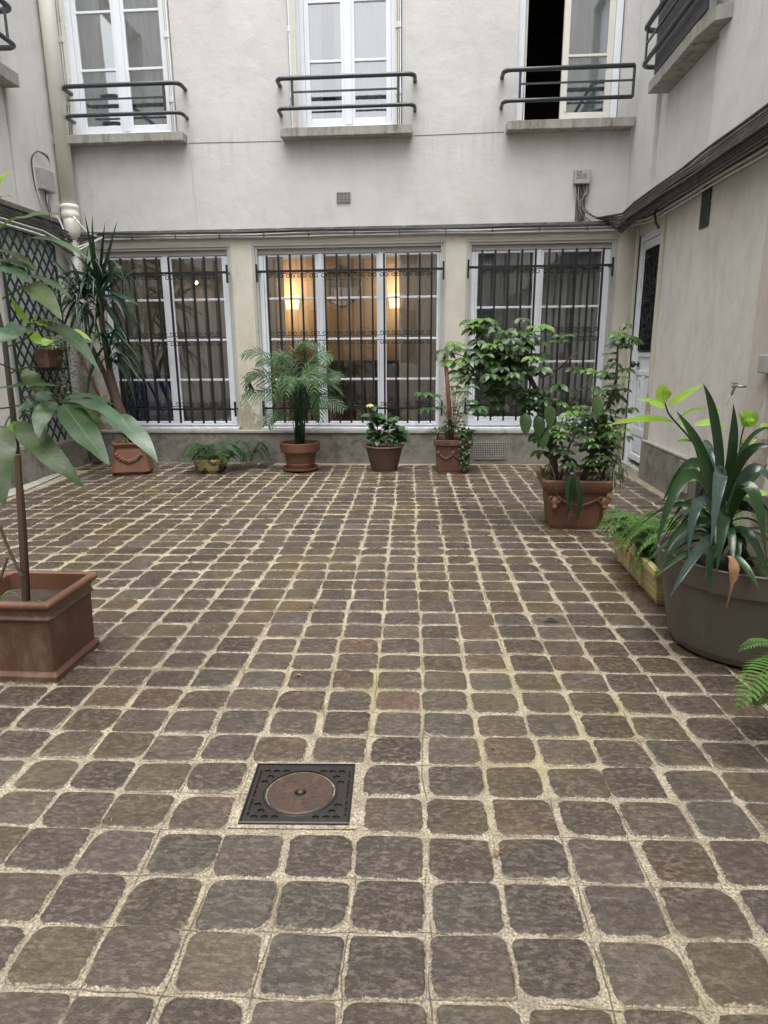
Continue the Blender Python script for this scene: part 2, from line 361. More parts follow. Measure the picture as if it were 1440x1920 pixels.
M['leaf_olive'] = leafmat('olive_leaf', (.032,.060,.012), (.060,.095,.020), .45, (.12,.16,.05), .3, trans=.35)
M['leaf_silver'] = leafmat('silvery_leaf', (.028,.072,.032), (.052,.098,.046), .38, (.15,.24,.14), .35, spots=(.02,.04,.02), wet=.2)
M['leaf_young'] = leafmat('young_leaf', (.16,.30,.025), (.27,.42,.05), .45, (.08,.18,.02), .75, trans=.4)
M['leaf_lime'] = leafmat('lime_leaf', (.22,.40,.045), (.34,.50,.08), .4, (.12,.30,.04), .85, trans=.4)
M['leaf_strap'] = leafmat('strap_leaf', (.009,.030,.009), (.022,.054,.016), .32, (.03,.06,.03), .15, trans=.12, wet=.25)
M['leaf_strap_lit'] = leafmat('lit_wet_strap_leaf', (.030,.055,.046), (.05,.078,.066), .2, (.1,.14,.12), .18, spots=(.02,.035,.03), trans=.08, wet=.7)  # wet strap leaves whose paler base colour holds the silvery sheen of caught light
M['leaf_yucca'] = leafmat('sword_leaf', (.010,.030,.018), (.024,.055,.030), .38, (.05,.08,.04), .15, trans=.12)
M['leaf_palm'] = leafmat('palm_leaf', (.012,.042,.010), (.035,.085,.020), .48, (.08,.14,.05), .1, trans=.2)
M['leaf_bush'] = leafmat('bush_leaf', (.016,.045,.010), (.050,.098,.024), .36, (.08,.13,.04), .15, trans=.2)
M['leaf_bush_new'] = leafmat('fresh_bush_leaf', (.075,.16,.025), (.13,.23,.04), .32, (.2,.3,.1), .15, trans=.3)
M['leaf_fern'] = leafmat('fern_leaf', (.045,.110,.020), (.095,.18,.038), .5, (.1,.2,.06), .1, trans=.3)
M['leaf_fern_dark'] = leafmat('dark_fern_leaf', (.018,.060,.016), (.045,.105,.030), .5, (.1,.2,.06), .1, trans=.25)
M['leaf_spider'] = leafmat('spider_leaf', (.035,.075,.02), (.07,.12,.035), .4, (.3,.33,.18), .1, stripe=(.26,.30,.16), trans=.2)
M['leaf_fatsia'] = leafmat('fatsia_leaf', (.022,.070,.018), (.05,.115,.035), .36, (.14,.24,.1), .15, trans=.25)
M['leaf_grey'] = leafmat('variegated_leaf', (.13,.17,.11), (.36,.38,.29), .5, (.3,.3,.2), .1, trans=.2)

# the setts: tone attribute picks a stone
def mortar_colour(t):
    c = mixc(t, ramp(t, noise(t, 130, 6, .75), [(.40, 0.0), (.58, 1.0)]), (.11,.088,.060), (.50,.435,.33))
    c = mixc(t, math_(t, 'MULTIPLY', ramp(t, noise(t, 9, 6, .7), [(.40, 0.0), (.66, 1.0)]), .72), c, (.115,.092,.060))
    c = mixc(t, math_(t, 'MULTIPLY', ramp(t, noise(t, 1.5, 4, .6, (1,1,1), (8,2,1)), [(.52, 0.0), (.72, 1.0)]), .38), c, (.30,.26,.10))
    return c
def sett_mat():
    m, t, b, out = nodes('sandstone_sett')
    at = t.nodes.new('ShaderNodeAttribute'); at.attribute_name = 'tone'
    base = ramp(t, at.outputs['Fac'], [(0.0, (.052,.036,.026)), (.16, (.076,.054,.036)), (.32, (.054,.040,.033)), (.46, (.084,.062,.041)), (.6, (.060,.045,.040)), (.72, (.076,.056,.026)), (.84, (.090,.050,.030)), (.92, (.054,.047,.038)), (1.0, (.096,.078,.055))])
    br = math_(t, 'MULTIPLY_ADD', math_(t, 'FRACT', math_(t, 'MULTIPLY', at.outputs['Fac'], 23.7)), .50, .56)
    bc = t.nodes.new('ShaderNodeCombineColor')
    for k_ in range(3): t.links.new(br, bc.inputs[k_])
    base = mixc(t, 1.0, base, bc.outputs[0], 'MULTIPLY')
    n1 = ramp(t, noise(t, 42, 8, .72, (1,1.8,1)), [(.49, 0.0), (.58, 1.0)])
    col = mixc(t, math_(t, 'MULTIPLY', n1, .80), base, mixc(t, .42, base, (.28,.225,.17)))
    n1b = ramp(t, noise(t, 160, 4, .8), [(.52, 0.0), (.70, 1.0)])
    col = mixc(t, math_(t, 'MULTIPLY', n1b, .35), col, (.20,.175,.145))
    n2 = ramp(t, noise(t, 7, 6, .65), [(.38, 0.0), (.70, 1.0)])
    col = mixc(t, math_(t, 'MULTIPLY', n2, .50), col, (.030,.024,.020))
    n3 = ramp(t, noise(t, 1.1, 3, .6, (1,1,1), (4,8,1)), [(.54, 0.0), (.72, 1.0)])
    col = mixc(t, math_(t, 'MULTIPLY', n3, .50), col, (.125,.092,.030))
    # the mortar creeps raggedly over the edge of each stone
    ed = t.nodes.new('ShaderNodeAttribute'); ed.attribute_name = 'edge'
    ef = math_(t, 'ADD', ed.outputs['Fac'], math_(t, 'MULTIPLY_ADD', noise(t, 34, 8, .72), 1.5, -.75))
    ef = ramp(t, ef, [(.67, 0.0), (.75, 1.0)])
    col = mixc(t, ef, col, mortar_colour(t))
    t.links.new(col, b.inputs['Base Color'])
    r = ramp(t, noise(t, 2.3, 6, .7, (1,1,1), (1,1,5)), [(.38, .12), (.62, .38)])
    r = mixc(t, ef, r, (.85,.85,.85)); t.links.new(r, b.inputs['Roughness']); b.inputs['Specular IOR Level'].default_value = .5
    p1 = bump(t, b, noise(t, 110, 8, .75), .65, .004)
    p2 = bump(t, b, noise(t, 24, 7, .7, (1,1.8,1)), .8, .010, p1)
    bump(t, b, noise(t, 7, 3, .5, (1,1,1), (9,3,3)), .35, .025, p2)
    return m
M['sett'] = sett_mat()
# paving grid frame
GX, GY, GA, SC, SR = -0.00364585, 1.77670954, math.radians(1.8486), 0.21318823, 0.18204308
gc, gs = math.cos(GA), math.sin(GA)
def grid(i, j): return (GX + gc*i*SC - gs*j*SR, GY + gs*i*SC + gc*j*SR)
def mortar_mat():
    m, t, b, out = nodes('sandy_mortar')
    tc = t.nodes.new('ShaderNodeTexCoord'); mp = t.nodes.new('ShaderNodeMapping'); mp.vector_type = 'TEXTURE'
    mp.inputs['Location'].default_value = (GX, GY, 0); mp.inputs['Rotation'].default_value = (0, 0, GA); mp.inputs['Scale'].default_value = (SC, SR, 1)
    nz = t.nodes.new('ShaderNodeTexNoise'); nz.inputs['Scale'].default_value = 3.0; nz.inputs['Detail'].default_value = 4
    t.links.new(tc.outputs['Object'], nz.inputs['Vector']); t.links.new(tc.outputs['Object'], mp.inputs[0])
    sub = t.nodes.new('ShaderNodeVectorMath'); sub.operation = 'SUBTRACT'; sub.inputs[1].default_value = (.5,.5,.5); t.links.new(nz.outputs['Color'], sub.inputs[0])
    sc = t.nodes.new('ShaderNodeVectorMath'); sc.operation = 'SCALE'; sc.inputs['Scale'].default_value = .34; t.links.new(sub.outputs[0], sc.inputs[0])
    ad = t.nodes.new('ShaderNodeVectorMath'); ad.operation = 'ADD'; t.links.new(mp.outputs[0], ad.inputs[0]); t.links.new(sc.outputs[0], ad.inputs[1])
    sp = t.nodes.new('ShaderNodeSeparateXYZ'); t.links.new(ad.outputs[0], sp.inputs[0])
    def line(s, wd):
        q = math_(t, 'ABSOLUTE', math_(t, 'SUBTRACT', math_(t, 'FRACT', math_(t, 'ADD', s, .5)), .5))
        r = t.nodes.new('ShaderNodeMapRange'); r.inputs[1].default_value = 0; r.inputs[2].default_value = wd; r.inputs[3].default_value = 1; r.inputs[4].default_value = 0
        t.links.new(q, r.inputs[0]); return r.outputs[0]
    ln = math_(t, 'MAXIMUM', line(sp.outputs[0], .014), line(sp.outputs[1], .015))
    lnm = math_(t, 'MULTIPLY', ln, ramp(t, noise(t, 2.1, 4, .6, (1,1,1), (2,7,1)), [(.48, 0.0), (.56, 1.0)]))
    c = mortar_colour(t)
    c = mixc(t, math_(t, 'MULTIPLY', lnm, .7), c, (.05,.042,.03))
    t.links.new(c, b.inputs['Base Color']); b.inputs['Roughness'].default_value = .82
    h = math_(t, 'SUBTRACT', noise(t, 120, 8, .75), math_(t, 'MULTIPLY', lnm, 1.2))
    p = bump(t, b, h, .8, .005)
    bump(t, b, noise(t, 22, 4), .5, .012, p)
    return m
M['mortar'] = mortar_mat()

# ------------------------------------------------------------------ the ground
D0 = 8.875            # face of the far facade
def plane(name, x0, x1, y0, y1, z, m):
    b = MB(); b.add([(x0,y0,z),(x1,y0,z),(x1,y1,z),(x0,y1,z)], [(0,1,2,3)]); return b.build(name, m)
pave = plane('paving', -4.80, 2.62, -4.2, 8.86, 0.0, M['mortar']); pave['kind'] = 'structure'
outer = plane('ground', -40, 40, -40, 40, -0.06, M['kerb']); outer['kind'] = 'structure'

MAN = [(-3, 0), (-2, 0), (-3, 1), (-2, 1)]          # cells taken by the manhole
def sett_shape(mb, cx, cy, hx, hy, n, tone, lift):
    # a worn cushion of stone: chamfered, rounded, chipped outline
    tx, ty = rnd(-.018,.018), rnd(-.022,.022)
    # straight-ish worn edges, rounded corners of different radius, now and then one corner broken off
    m = n // 4; out = []; bow = [rnd(-.002, .0035) for _ in range(4)]
    rad = [rnd(.014, .036) for _ in range(4)]
    if random.random() < .42: rad[random.randrange(4)] = rnd(.04, .062)
    quad = [(hx*rnd(.97,1.03)*sx, hy*rnd(.97,1.03)*sy) for sx, sy in ((1,1),(-1,1),(-1,-1),(1,-1))]
    for q in range(4):
        qx, qy = quad[q]; r = rad[q]; ox, oy = qx - math.copysign(r, qx), qy - math.copysign(r, qy)
        for k in range(m-1):
            a = q*PI/2 + (k/(m-2))*PI/2
            out.append((ox + r*math.cos(a) + rnd(-.0015,.0015), oy + r*math.sin(a) + rnd(-.0015,.0015)))
        nx_, ny_ = quad[(q+1) % 4]; e = rnd(.4,.6)
        ex, ey = qx + (nx_-qx)*e, qy + (ny_-qy)*e
        if q % 2 == 0: ey += math.copysign(bow[q], ey)
        else: ex += math.copysign(bow[q], ex)
        out.append((ex, ey))
    rings = []
    for ins, z in ((.020, 1.0), (.009, .90), (.0, .30), (-.005, -1.2)):
        ring = []
        for x, y in out:
            L = math.hypot(x, y); f = (L - ins)/L
            ring.append((x*f, y*f, z))
        rings.append(ring)
    vs = []; fs = []
    for ring in rings:
        for x, y, z in ring:
            zz = lift*z if z > 0 else z*.005
            zz += (x*tx + y*ty) if z > 0 else 0
            vs.append((cx + x*gc - y*gs, cy + x*gs + y*gc, zz))
    for i in range(3):
        for k in range(n):
            k2 = (k+1) % n; fs.append((i*n+k2, i*n+k, (i+1)*n+k, (i+1)*n+k2))
    fs.append(tuple(range(n)))
    mb.add(vs, fs, None, tone)
    mb.edge += [0.0]*n + [.42]*n + [.86]*n + [1.15]*n
cells = []
rs = random.Random(21)
wob = {}
for i in range(-24, 14):
    for j in range(-32, 42):
        if (i, j) in MAN: continue
        x, y = grid(i + .5, j + .5)
        lim = -4.36 if y < 6.4 else (-4.42 - .12*(y-6.4))
        if x < lim + .05 or x > 2.42 or y > 8.72 or y < -4.1: continue
        cells.append((x, y, i, j))
def inframe(x, y):
    if y < .9: return False
    v = R3.transposed() @ (V((x, y, 0)) - EYE)
    return abs(v.x / v.z) < .66 and v.y / v.z < .86
vis = sorted([c for c in cells if inframe(c[0], c[1])], key=lambda c: c[0]**2 + c[1]**2)
near = set((c[2], c[3]) for c in vis[:298])
far = MB()
for x, y, i, j in cells:
    jx, jy = rs.gauss(0, .0035), rs.gauss(0, .0035)
    hx = SC/2 - rs.uniform(.004, .012); hy = SR/2 - rs.uniform(.003, .009)
    tone = rs.random(); lift = rs.uniform(.004, .011)
    # gentle drift of the joint lines, as laid by hand
    dx = .006*math.sin(j*.33 + i*.5) + .003*math.sin(j*.9 + i)
    dy = .004*math.sin(i*.5 + j*.2)
    if (i, j) in near:
        b = MB(); sett_shape(b, x+jx+dx, y+jy+dy, hx, hy, 24, tone*.998+.001, lift)
        b.build('paving_sett', M['sett'], pave)
    else:
        sett_shape(far, x+jx+dx, y+jy+dy, hx, hy, 12, tone*.998+.001, lift)
far.build('paving_sett', M['sett'], pave, kind='stuff')
# cement strip along the left wall, old stones beside it
b = MB(); vs = []
for y, x in ((3.0,-4.36),(5.0,-4.38),(6.5,-4.50),(7.3,-4.58),(7.9,-4.67),(8.3,-4.70)): vs += [(-4.79, y, .018), (x, y, .012)]
b.add(vs, [(2*k, 2*k+1, 2*k+3, 2*k+2) for k in range(5)]); st = b.build('gutter_strip', M['kerb']); st['kind'] = 'structure'

# manhole
mx, my = grid(-2.02, 1.0); mx -= .003; my += .01
man = thing('manhole_cover', 'square cast iron manhole frame with a rusty round lid set among the setts', 'manhole cover', (mx, my, 0))
b = MB(); ca, sa = math.cos(GA*1.6), math.sin(GA*1.6)
def mp_(x, y, z): return (mx + x*ca - y*sa, my + x*sa + y*ca, z)
H = .182
N = 40
sq = []
for k in range(N):
    a = 2*PI*k/N; c_, s_ = math.cos(a), math.sin(a); q = H/max(abs(c_), abs(s_)); sq.append((c_*q, s_*q*.87))
R0 = .119
vs = [mp_(x, y, -.02) for x, y in sq] + [mp_(x, y, .010) for x, y in sq] + [mp_(x*.965, y*.965, .012) for x, y in sq] + [mp_(x*.955, y*.955, .007) for x, y in sq]
for rr, z in ((R0+.012, .007), (R0+.008, .011), (R0+.002, .011), (R0+.001, -.015)):
    vs += [mp_(rr*math.cos(2*PI*k/N), rr*math.sin(2*PI*k/N)*.95, z) for k in range(N)]
fs = []
for i in range(7):
    for k in range(N):
        k2 = (k+1) % N; fs.append((i*N+k, i*N+k2, (i+1)*N+k2, (i+1)*N+k))
b.add(vs, fs); fr = b.build('frame', M['frame_iron'], man)
b = MB()
for a_ in range(-5, 6):
    for c_ in range(-5, 6):
        x = a_*.034 + (.017 if c_ % 2 else 0); y = c_*.030
        if math.hypot(x, y/.95) < R0 + .018 or abs(x) > .146 or abs(y) > .140: continue
        for q in range(3):
            an = PI/2 + q*2*PI/3
            b.bar(mp_(x, y, .0085), mp_(x+.013*math.cos(an), y+.013*math.sin(an), .0095), .0038, .007)
pt = b.build('raised_ribs', M['frame_iron'], fr, kind='stuff')
b = MB(); rk = random.Random(3)
for s_ in (-1, 1):
    for k in range(26):
        yy = -.115 + k*.0092
        if rk.random() < .2: continue
        b.bar(mp_(s_*.162, yy, .0085), mp_(s_*.162 + rk.uniform(.003,.007), yy + rk.uniform(-.003,.003), .0095), .0030, .006)
b.build('raised_marks', M['frame_iron'], fr, kind='stuff')
b = MB(); prof = [(R0-.002,-.012),(R0-.003,.006),(R0-.008,.0085),(.040,.0085),(.022,.0085),(.018,.004),(.014,.004),(.011,.012),(.006,.015),(.0005,.0155)]
vs = []; fs = []
for r, z in prof: vs += [mp_(r*math.cos(2*PI*k/N), r*math.sin(2*PI*k/N)*.95, z) for k in range(N)]
for i in range(len(prof)-1):
    for k in range(N): k2=(k+1)%N; fs.append((i*N+k, i*N+k2, (i+1)*N+k2, (i+1)*N+k))
b.add(vs, fs); lid = b.build('lid', M['rust'], man)
b = MB()
for k in range(70):
    a = rk.uniform(0, 2*PI); r = rk.uniform(.04, .115)
    b.box(*(lambda p: (p[0]-.002, p[0]+.002, p[1]-.002, p[1]+.002, .008, .0098))(mp_(r*math.cos(a), r*math.sin(a)*.95, 0)))
b.build('studs', M['rust'], lid, kind='stuff')
# cement collar round the frame
b = MB(); b.add([mp_(-.212,-.176,.004), mp_(.206,-.176,.004), mp_(.206,.176,.004), mp_(-.212,.176,.004)], [(0,1,2,3)]); cm = b.build('cement_collar', M['mortar'], man)

# ------------------------------------------------------------------ walls with openings
def walled(mb, xs, zs, solid, y0, y1, flip=None):
    # grid wall in the xz plane between depths y0 (front) and y1; flip maps (x,y,z) to another frame
    F = flip or (lambda x, y, z: (x, y, z))
    for a in range(len(xs)-1):
        for c in range(len(zs)-1):
            if not solid(a, c): continue
            x0, x1, z0, z1 = xs[a], xs[a+1], zs[c], zs[c+1]
            mb.add([F(x0,y0,z0),F(x1,y0,z0),F(x1,y0,z1),F(x0,y0,z1)], [(0,1,2,3)])
            mb.add([F(x0,y1,z0),F(x1,y1,z0),F(x1,y1,z1),F(x0,y1,z1)], [(3,2,1,0)])
            def s_(a2, c2): return 0 <= a2 < len(xs)-1 and 0 <= c2 < len(zs)-1 and solid(a2, c2)
            if not s_(a-1,c): mb.add([F(x0,y0,z0),F(x0,y0,z1),F(x0,y1,z1),F(x0,y1,z0)], [(0,1,2,3)])
            if not s_(a+1,c): mb.add([F(x1,y0,z0),F(x1,y1,z0),F(x1,y1,z1),F(x1,y0,z1)], [(0,1,2,3)])
            if not s_(a,c-1): mb.add([F(x0,y0,z0),F(x0,y1,z0),F(x1,y1,z0),F(x1,y0,z0)], [(0,1,2,3)])
            if not s_(a,c+1): mb.add([F(x0,y0,z1),F(x1,y0,z1),F(x1,y1,z1),F(x0,y1,z1)], [(0,1,2,3)])
def holes(mb, x0, x1, z0, z1, hs, y0, y1, flip=None):
    xs = sorted({x0, x1, *[h[0] for h in hs], *[h[1] for h in hs]}); zs = sorted({z0, z1, *[h[2] for h in hs], *[h[3] for h in hs]})
    def solid(a, c):
        mx_, mz_ = (xs[a]+xs[a+1])/2, (zs[c]+zs[c+1])/2
        return not any(h[0] < mx_ < h[1] and h[2] < mz_ < h[3] for h in hs)
    walled(mb, xs, zs, solid, y0, y1, flip)
TOP = 8.2
far_b = thing('building', 'pale rendered facade at the end of the court with three barred ground floor windows', 'building', (-1.2, D0, 0))
UW = [(-4.62,-3.20), (-1.76,-.39), (.975,2.20)]
b = MB(); holes(b, -5.2, 2.70, 3.02, TOP, [(a, c, 4.14, 6.28) for a, c in UW], D0, D0+.30)
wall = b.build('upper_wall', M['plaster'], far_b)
LW = [(-4.46,-2.62), (-2.345,.165), (.425,2.30)]
b = MB(); holes(b, -5.2, 2.70, .44, 3.02, [(a, c, .44, 2.86) for a, c in LW], D0+.025, D0+.30)
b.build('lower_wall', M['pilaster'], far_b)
b = MB(); b.box(-4.9, 2.56, D0-.055, D0+.25, -.05, .415); b.build('plinth', M['plinth'], far_b, bevel=.008)
b = MB(); b.box(-4.6, 2.44, D0-.07, D0+.02, .417, .455); b.build('stone_lip', M['lip'], far_b, bevel=.006)
# joint lines and cracks in the render
for a, c, z, z2 in ((-3.07,-1.89,4.045,4.035), (-.26,.84,4.05,4.06)):
    b = MB(); b.bar((a, D0-.0005, z), (c, D0-.0005, z2), .004, .008); b.build('render_joint', M['crack'], wall)
def crack(pts, y=None, r=.0022):
    q = MB(); P_ = []
    for (x, z), (x2, z2) in zip(pts, pts[1:]):
        for s_ in range(5):
            f = s_/5; P_.append((x+(x2-x)*f + rnd(-.008,.008), D0-.0002, z+(z2-z)*f))
    P_.append((pts[-1][0], D0-.0002, pts[-1][1])); q.tube(P_, r, 4); return q
for pts in ([(-4.42,3.83),(-4.44,3.62),(-4.38,3.5),(-4.44,3.32),(-4.40,3.2),(-4.43,3.06)], [(-4.40,3.5),(-4.46,3.40)], [(-4.44,3.62),(-4.52,3.63)], [(-3.07,4.0),(-3.05,3.6),(-3.03,3.06)]):
    crack(pts, r=.0016).build('crack', M['crack'], wall)

# upper windows -------------------------------------------------------
def pane(mb, x0, x1, z0, z1, y):
    mb.add([(x0,y,z0),(x1,y,z0),(x1,y,z1),(x0,y,z1)], [(0,1,2,3)])
def casement(parent, x0, x1, z0, z1, y, st, bars, m, gm, bot=None, bw=.028):
    # one glazed leaf; returns frame part, with panes and glazing bars below it
    q = MB(); bt = bot or st
    q.box(x0, x0+st, y, y+.05, z0, z1); q.box(x1-st, x1, y, y+.05, z0, z1)
    q.box(x0+st, x1-st, y+.002, y+.048, z0, z0+bt); q.box(x0+st, x1-st, y+.002, y+.048, z1-st, z1)
    f = q.build('window_sash', m, parent, bevel=.006)
    edges = [z0+bt] + list(bars) + [z1-st]
    for zb in bars:
        g = MB(); g.box(x0+st-.004, x1-st+.004, y-.004, y+.03, zb-bw/2, zb+bw/2); g.build('glazing_bar', m, f, bevel=.004)
    for a, c in zip(edges, edges[1:]):
        g = MB(); pane(g, x0+st-.003, x1-st+.003, a, c, y+.018); g.build('pane', gm, f)
    return f
def sill(x0, x1, z0=4.035, z1=4.135, y=D0-.165, parent=far_b):
    q = MB(); q.box(x0, x1, y, D0+.12, z0, z1); return q.build('window_sill', M['sill'], parent, bevel=.007)
def railing(x0, x1, zt=4.645, zb=4.325, ends=(1,1), yf=8.66, vx=(.19,.19)):
    pr = MB(); mid = far_b
    def path(z):
        p = []; R = .085
        if ends[0]:
            p += [(x0, D0+.02, z), (x0, yf+R, z)] + [(x0+R-R*math.cos(t), yf+R-R*math.sin(t), z) for t in (.4,.8,1.2,PI/2)]
        else: p += [(x0, yf, z)]
        if ends[1]:
            p += [(x1-R+R*math.sin(t), yf+R-R*math.cos(t), z) for t in (0,.4,.8,1.2)] + [(x1, yf+R, z), (x1, D0+.02, z)]
        else: p += [(x1, yf, z)]
        return p
    r = None
    for z, rr in ((zt,.025),(zb,.022)):
        q = MB(); q.tube(path(z), rr, 12); o = q.build('balcony_rail', M['rail'], far_b, smooth=True)
    q = MB(); a = x0 + (vx[0] if ends[0] else 0); c = x1 - (vx[1] if ends[1] else 0)
    q.bar((a, yf, 4.495), (c, yf, 4.495), .014, .020); q.build('balcony_bar', M['rail'], far_b)
    for x in ([a] if ends[0] and x0 > -4.5 else []) + [c]:
        q = MB(); q.bar((x, yf, zb), (x, yf, zt), .03, .016); q.build('baluster', M['rail'], far_b)
railing(-4.53, -3.065, vx=(.06,.19)); railing(-1.88, -.235); railing(.80, 2.28, ends=(1,0))
sill(-4.80, -3.085); sill(-1.87, -.265); sill(.865, 2.34)
def curtain(x0, x1, z0, z1, y, m, label, amp=.02, n=60, wl=.09, group=None, tilt=0.0, lab2=None):
    q = MB(); vs = []; fs = []; ph = rnd(0, 6)
    for k in range(n+1):
        x = x0 + (x1-x0)*k/n; d = amp*math.sin(x*2*PI/wl + ph + 1.5*math.sin(x*7))
        vs += [(x + tilt, y+d*1.1, z0), (x, y+d*.8, z1)]
    for k in range(n): fs.append((2*k, 2*k+2, 2*k+3, 2*k+1))
    q.add(vs, fs); o = q.build('curtain', m, smooth=True); tag(o, label, 'curtain', group); return o
YW = D0 + .10
UP = [4.93, 5.56]
for n_, (x0, x1) in enumerate(UW[:2]):
    lo, hi = (x0+.09, x1-.05) if n_ == 0 else (x0+.12, x1-.08)
    q = MB(); q.box(lo, lo+.055, YW, YW+.07, 4.16, 6.26); q.box(hi-.055, hi, YW, YW+.07, 4.16, 6.26); q.box(lo+.055, hi-.055, YW+.002, YW+.068, 6.19, 6.26); q.box(lo+.055, hi-.055, YW-.02, YW+.066, 4.142, 4.215)
    q.box(x0-.002, lo, YW-.01, YW+.06, 4.138, 6.27); q.box(hi, x1+.002, YW-.01, YW+.06, 4.138, 6.27)
    wf = q.build('window', M['white'], far_b, bevel=.006)
    mid = (lo+hi)/2 + (0 if n_ else .0)
    casement(far_b, lo+.057, mid-.022, 4.218, 6.188, YW+.008, .062, UP, M['white'], M['glass_up'], .085)
    casement(far_b, mid+.022, hi-.057, 4.218, 6.188, YW+.008, .062, UP, M['white'], M['glass_up'], .085)
    q = MB(); q.box(mid-.045, mid+.045, YW-.012, YW+.007, 4.225, 6.18); q.build('meeting_stile', M['white'], far_b, bevel=.006)
curtain(-4.50,-3.98, 4.15, 6.4, YW+.075, M['sheer_white'], 'white sheer curtain on the left behind the upper window by the downpipe', .02)
curtain(-3.86,-3.33, 4.15, 6.4, YW+.075, M['sheer_white'], 'white sheer curtain on the right behind the upper window by the downpipe', .02)
curtain(-1.62,-1.38, 4.15, 6.4, YW+.075, M['sheer_white'], 'narrow white sheer curtain at the left of the middle upper window', .018)
curtain(-1.22,-.46, 4.15, 6.4, YW+.075, M['sheer_white'], 'wide white sheer curtain at the right of the middle upper window', .02)
# folded metal shutters in the reveals
def shutter(x, side, y0=D0-.035, y1=D0+.09, nl=3, w_=.016, z0=4.16):
    f = None
    for k in range(nl):
        q = MB(); a = x + side*k*(w_+.009); q.box(min(a,a+side*w_), max(a,a+side*w_), y0+k*.012, y1, z0, 6.2)
        for zz in (4.5, 5.2, 5.9): q.box(min(a,a+side*w_)-.004, max(a,a+side*w_)+.004, y0+k*.012-.006, y0+k*.012+.02, zz, zz+.06)
        o = q.build('shutter_leaf', M['white'] if f is None else M['white_old'], f if f else far_b, bevel=.003); f = f or o
for x0, x1 in UW[:2]: shutter(x0+.012, 1); shutter(x1-.012, -1)
q = MB(); q.bar((-1.745, D0-.01, 4.17+1.0), (-1.655, D0-.10, 4.17+1.0), .018, 2.02); q.build('shutter_leaf', M['white_old'], far_b, bevel=.003)
# third window, its left leaf open inwards
x0, x1 = UW[2]
q = MB(); q.box(x0+.01, x0+.085, YW, YW+.07, 4.16, 6.26); q.box(x1-.09, x1-.01, YW, YW+.07, 4.16, 6.26); q.box(x0+.085, x1-.09, YW+.002, YW+.068, 6.19, 6.26); q.box(x0+.085, x1-.09, YW-.01, YW+.066, 4.142, 4.19)
q.build('window', M['white'], far_b, bevel=.006)
casement(far_b, 1.515, 2.108, 4.192, 6.188, YW+.008, .075, [4.885, 5.52], M['white_old'], M['glass_up'], .09)
lf = casement(far_b, x0+.087, x0+.125, 4.2, 6.18, YW+.08, .016, [], M['white_old'], M['glass_up'])
q = MB(); q.box(x0+.09, x0+.13, YW+.10, YW+.62, 4.2, 4.28); q.box(x0+.09, x0+.13, YW+.10, YW+.16, 4.28, 6.18); q.build('open_sash', M['white_old'], far_b, bevel=.005)
curtain(1.57, 2.10, 4.15, 6.4, YW+.075, M['sheer_white'], 'grey white sheer curtain behind the closed half of the half open window', .015)
q = MB(); q.box(1.64, 2.02, YW+.08, YW+.085, 4.40, 4.47); tag(q.build('paper_strip', M['white']), 'white paper strip standing behind the lower pane of the half open window', 'paper')
# rooms behind the facade
def room(name, x0, x1, y0, y1, z0, z1, mw, mf=None, mc=None):
    q = MB(); q.add([(x0,y0,z0),(x0,y1,z0),(x0,y1,z1),(x0,y0,z1),(x1,y0,z0),(x1,y1,z0),(x1,y1,z1),(x1,y0,z1)], [(0,1,2,3),(1,5,6,2),(5,4,7,6)])
    o = q.build(name, mw); o['kind'] = 'structure'
    q = MB(); q.add([(x0,y0,z0),(x1,y0,z0),(x1,y1,z0),(x0,y1,z0)], [(0,1,2,3)]); o = q.build('room_floor', mf or M['roomfloor']); o['kind'] = 'structure'
    q = MB(); q.add([(x0,y0,z1),(x0,y1,z1),(x1,y1,z1),(x1,y0,z1)], [(0,1,2,3)]); o = q.build('room_ceiling', mc or mw); o['kind'] = 'structure'
room('room_wall', -4.7, -2.56, D0+.301, 12.2, .2, 2.95, M['roomgrey'])
room('room_wall', -2.50, .30, D0+.301, 11.3, .2, 2.95, M['roomwall'], None, M['roomgrey'])
room('room_wall', .36, 2.62, D0+.301, 11.6, .2, 2.95, M['roomgrey'])
for a, c in ((-4.8,-2.6),(-2.5,.3),(.7,2.68)): room('room_wall', a, c, D0+.301, 12.5, 3.4, 6.5, M['roomdark'] if a > 0 else M['roomgrey'])

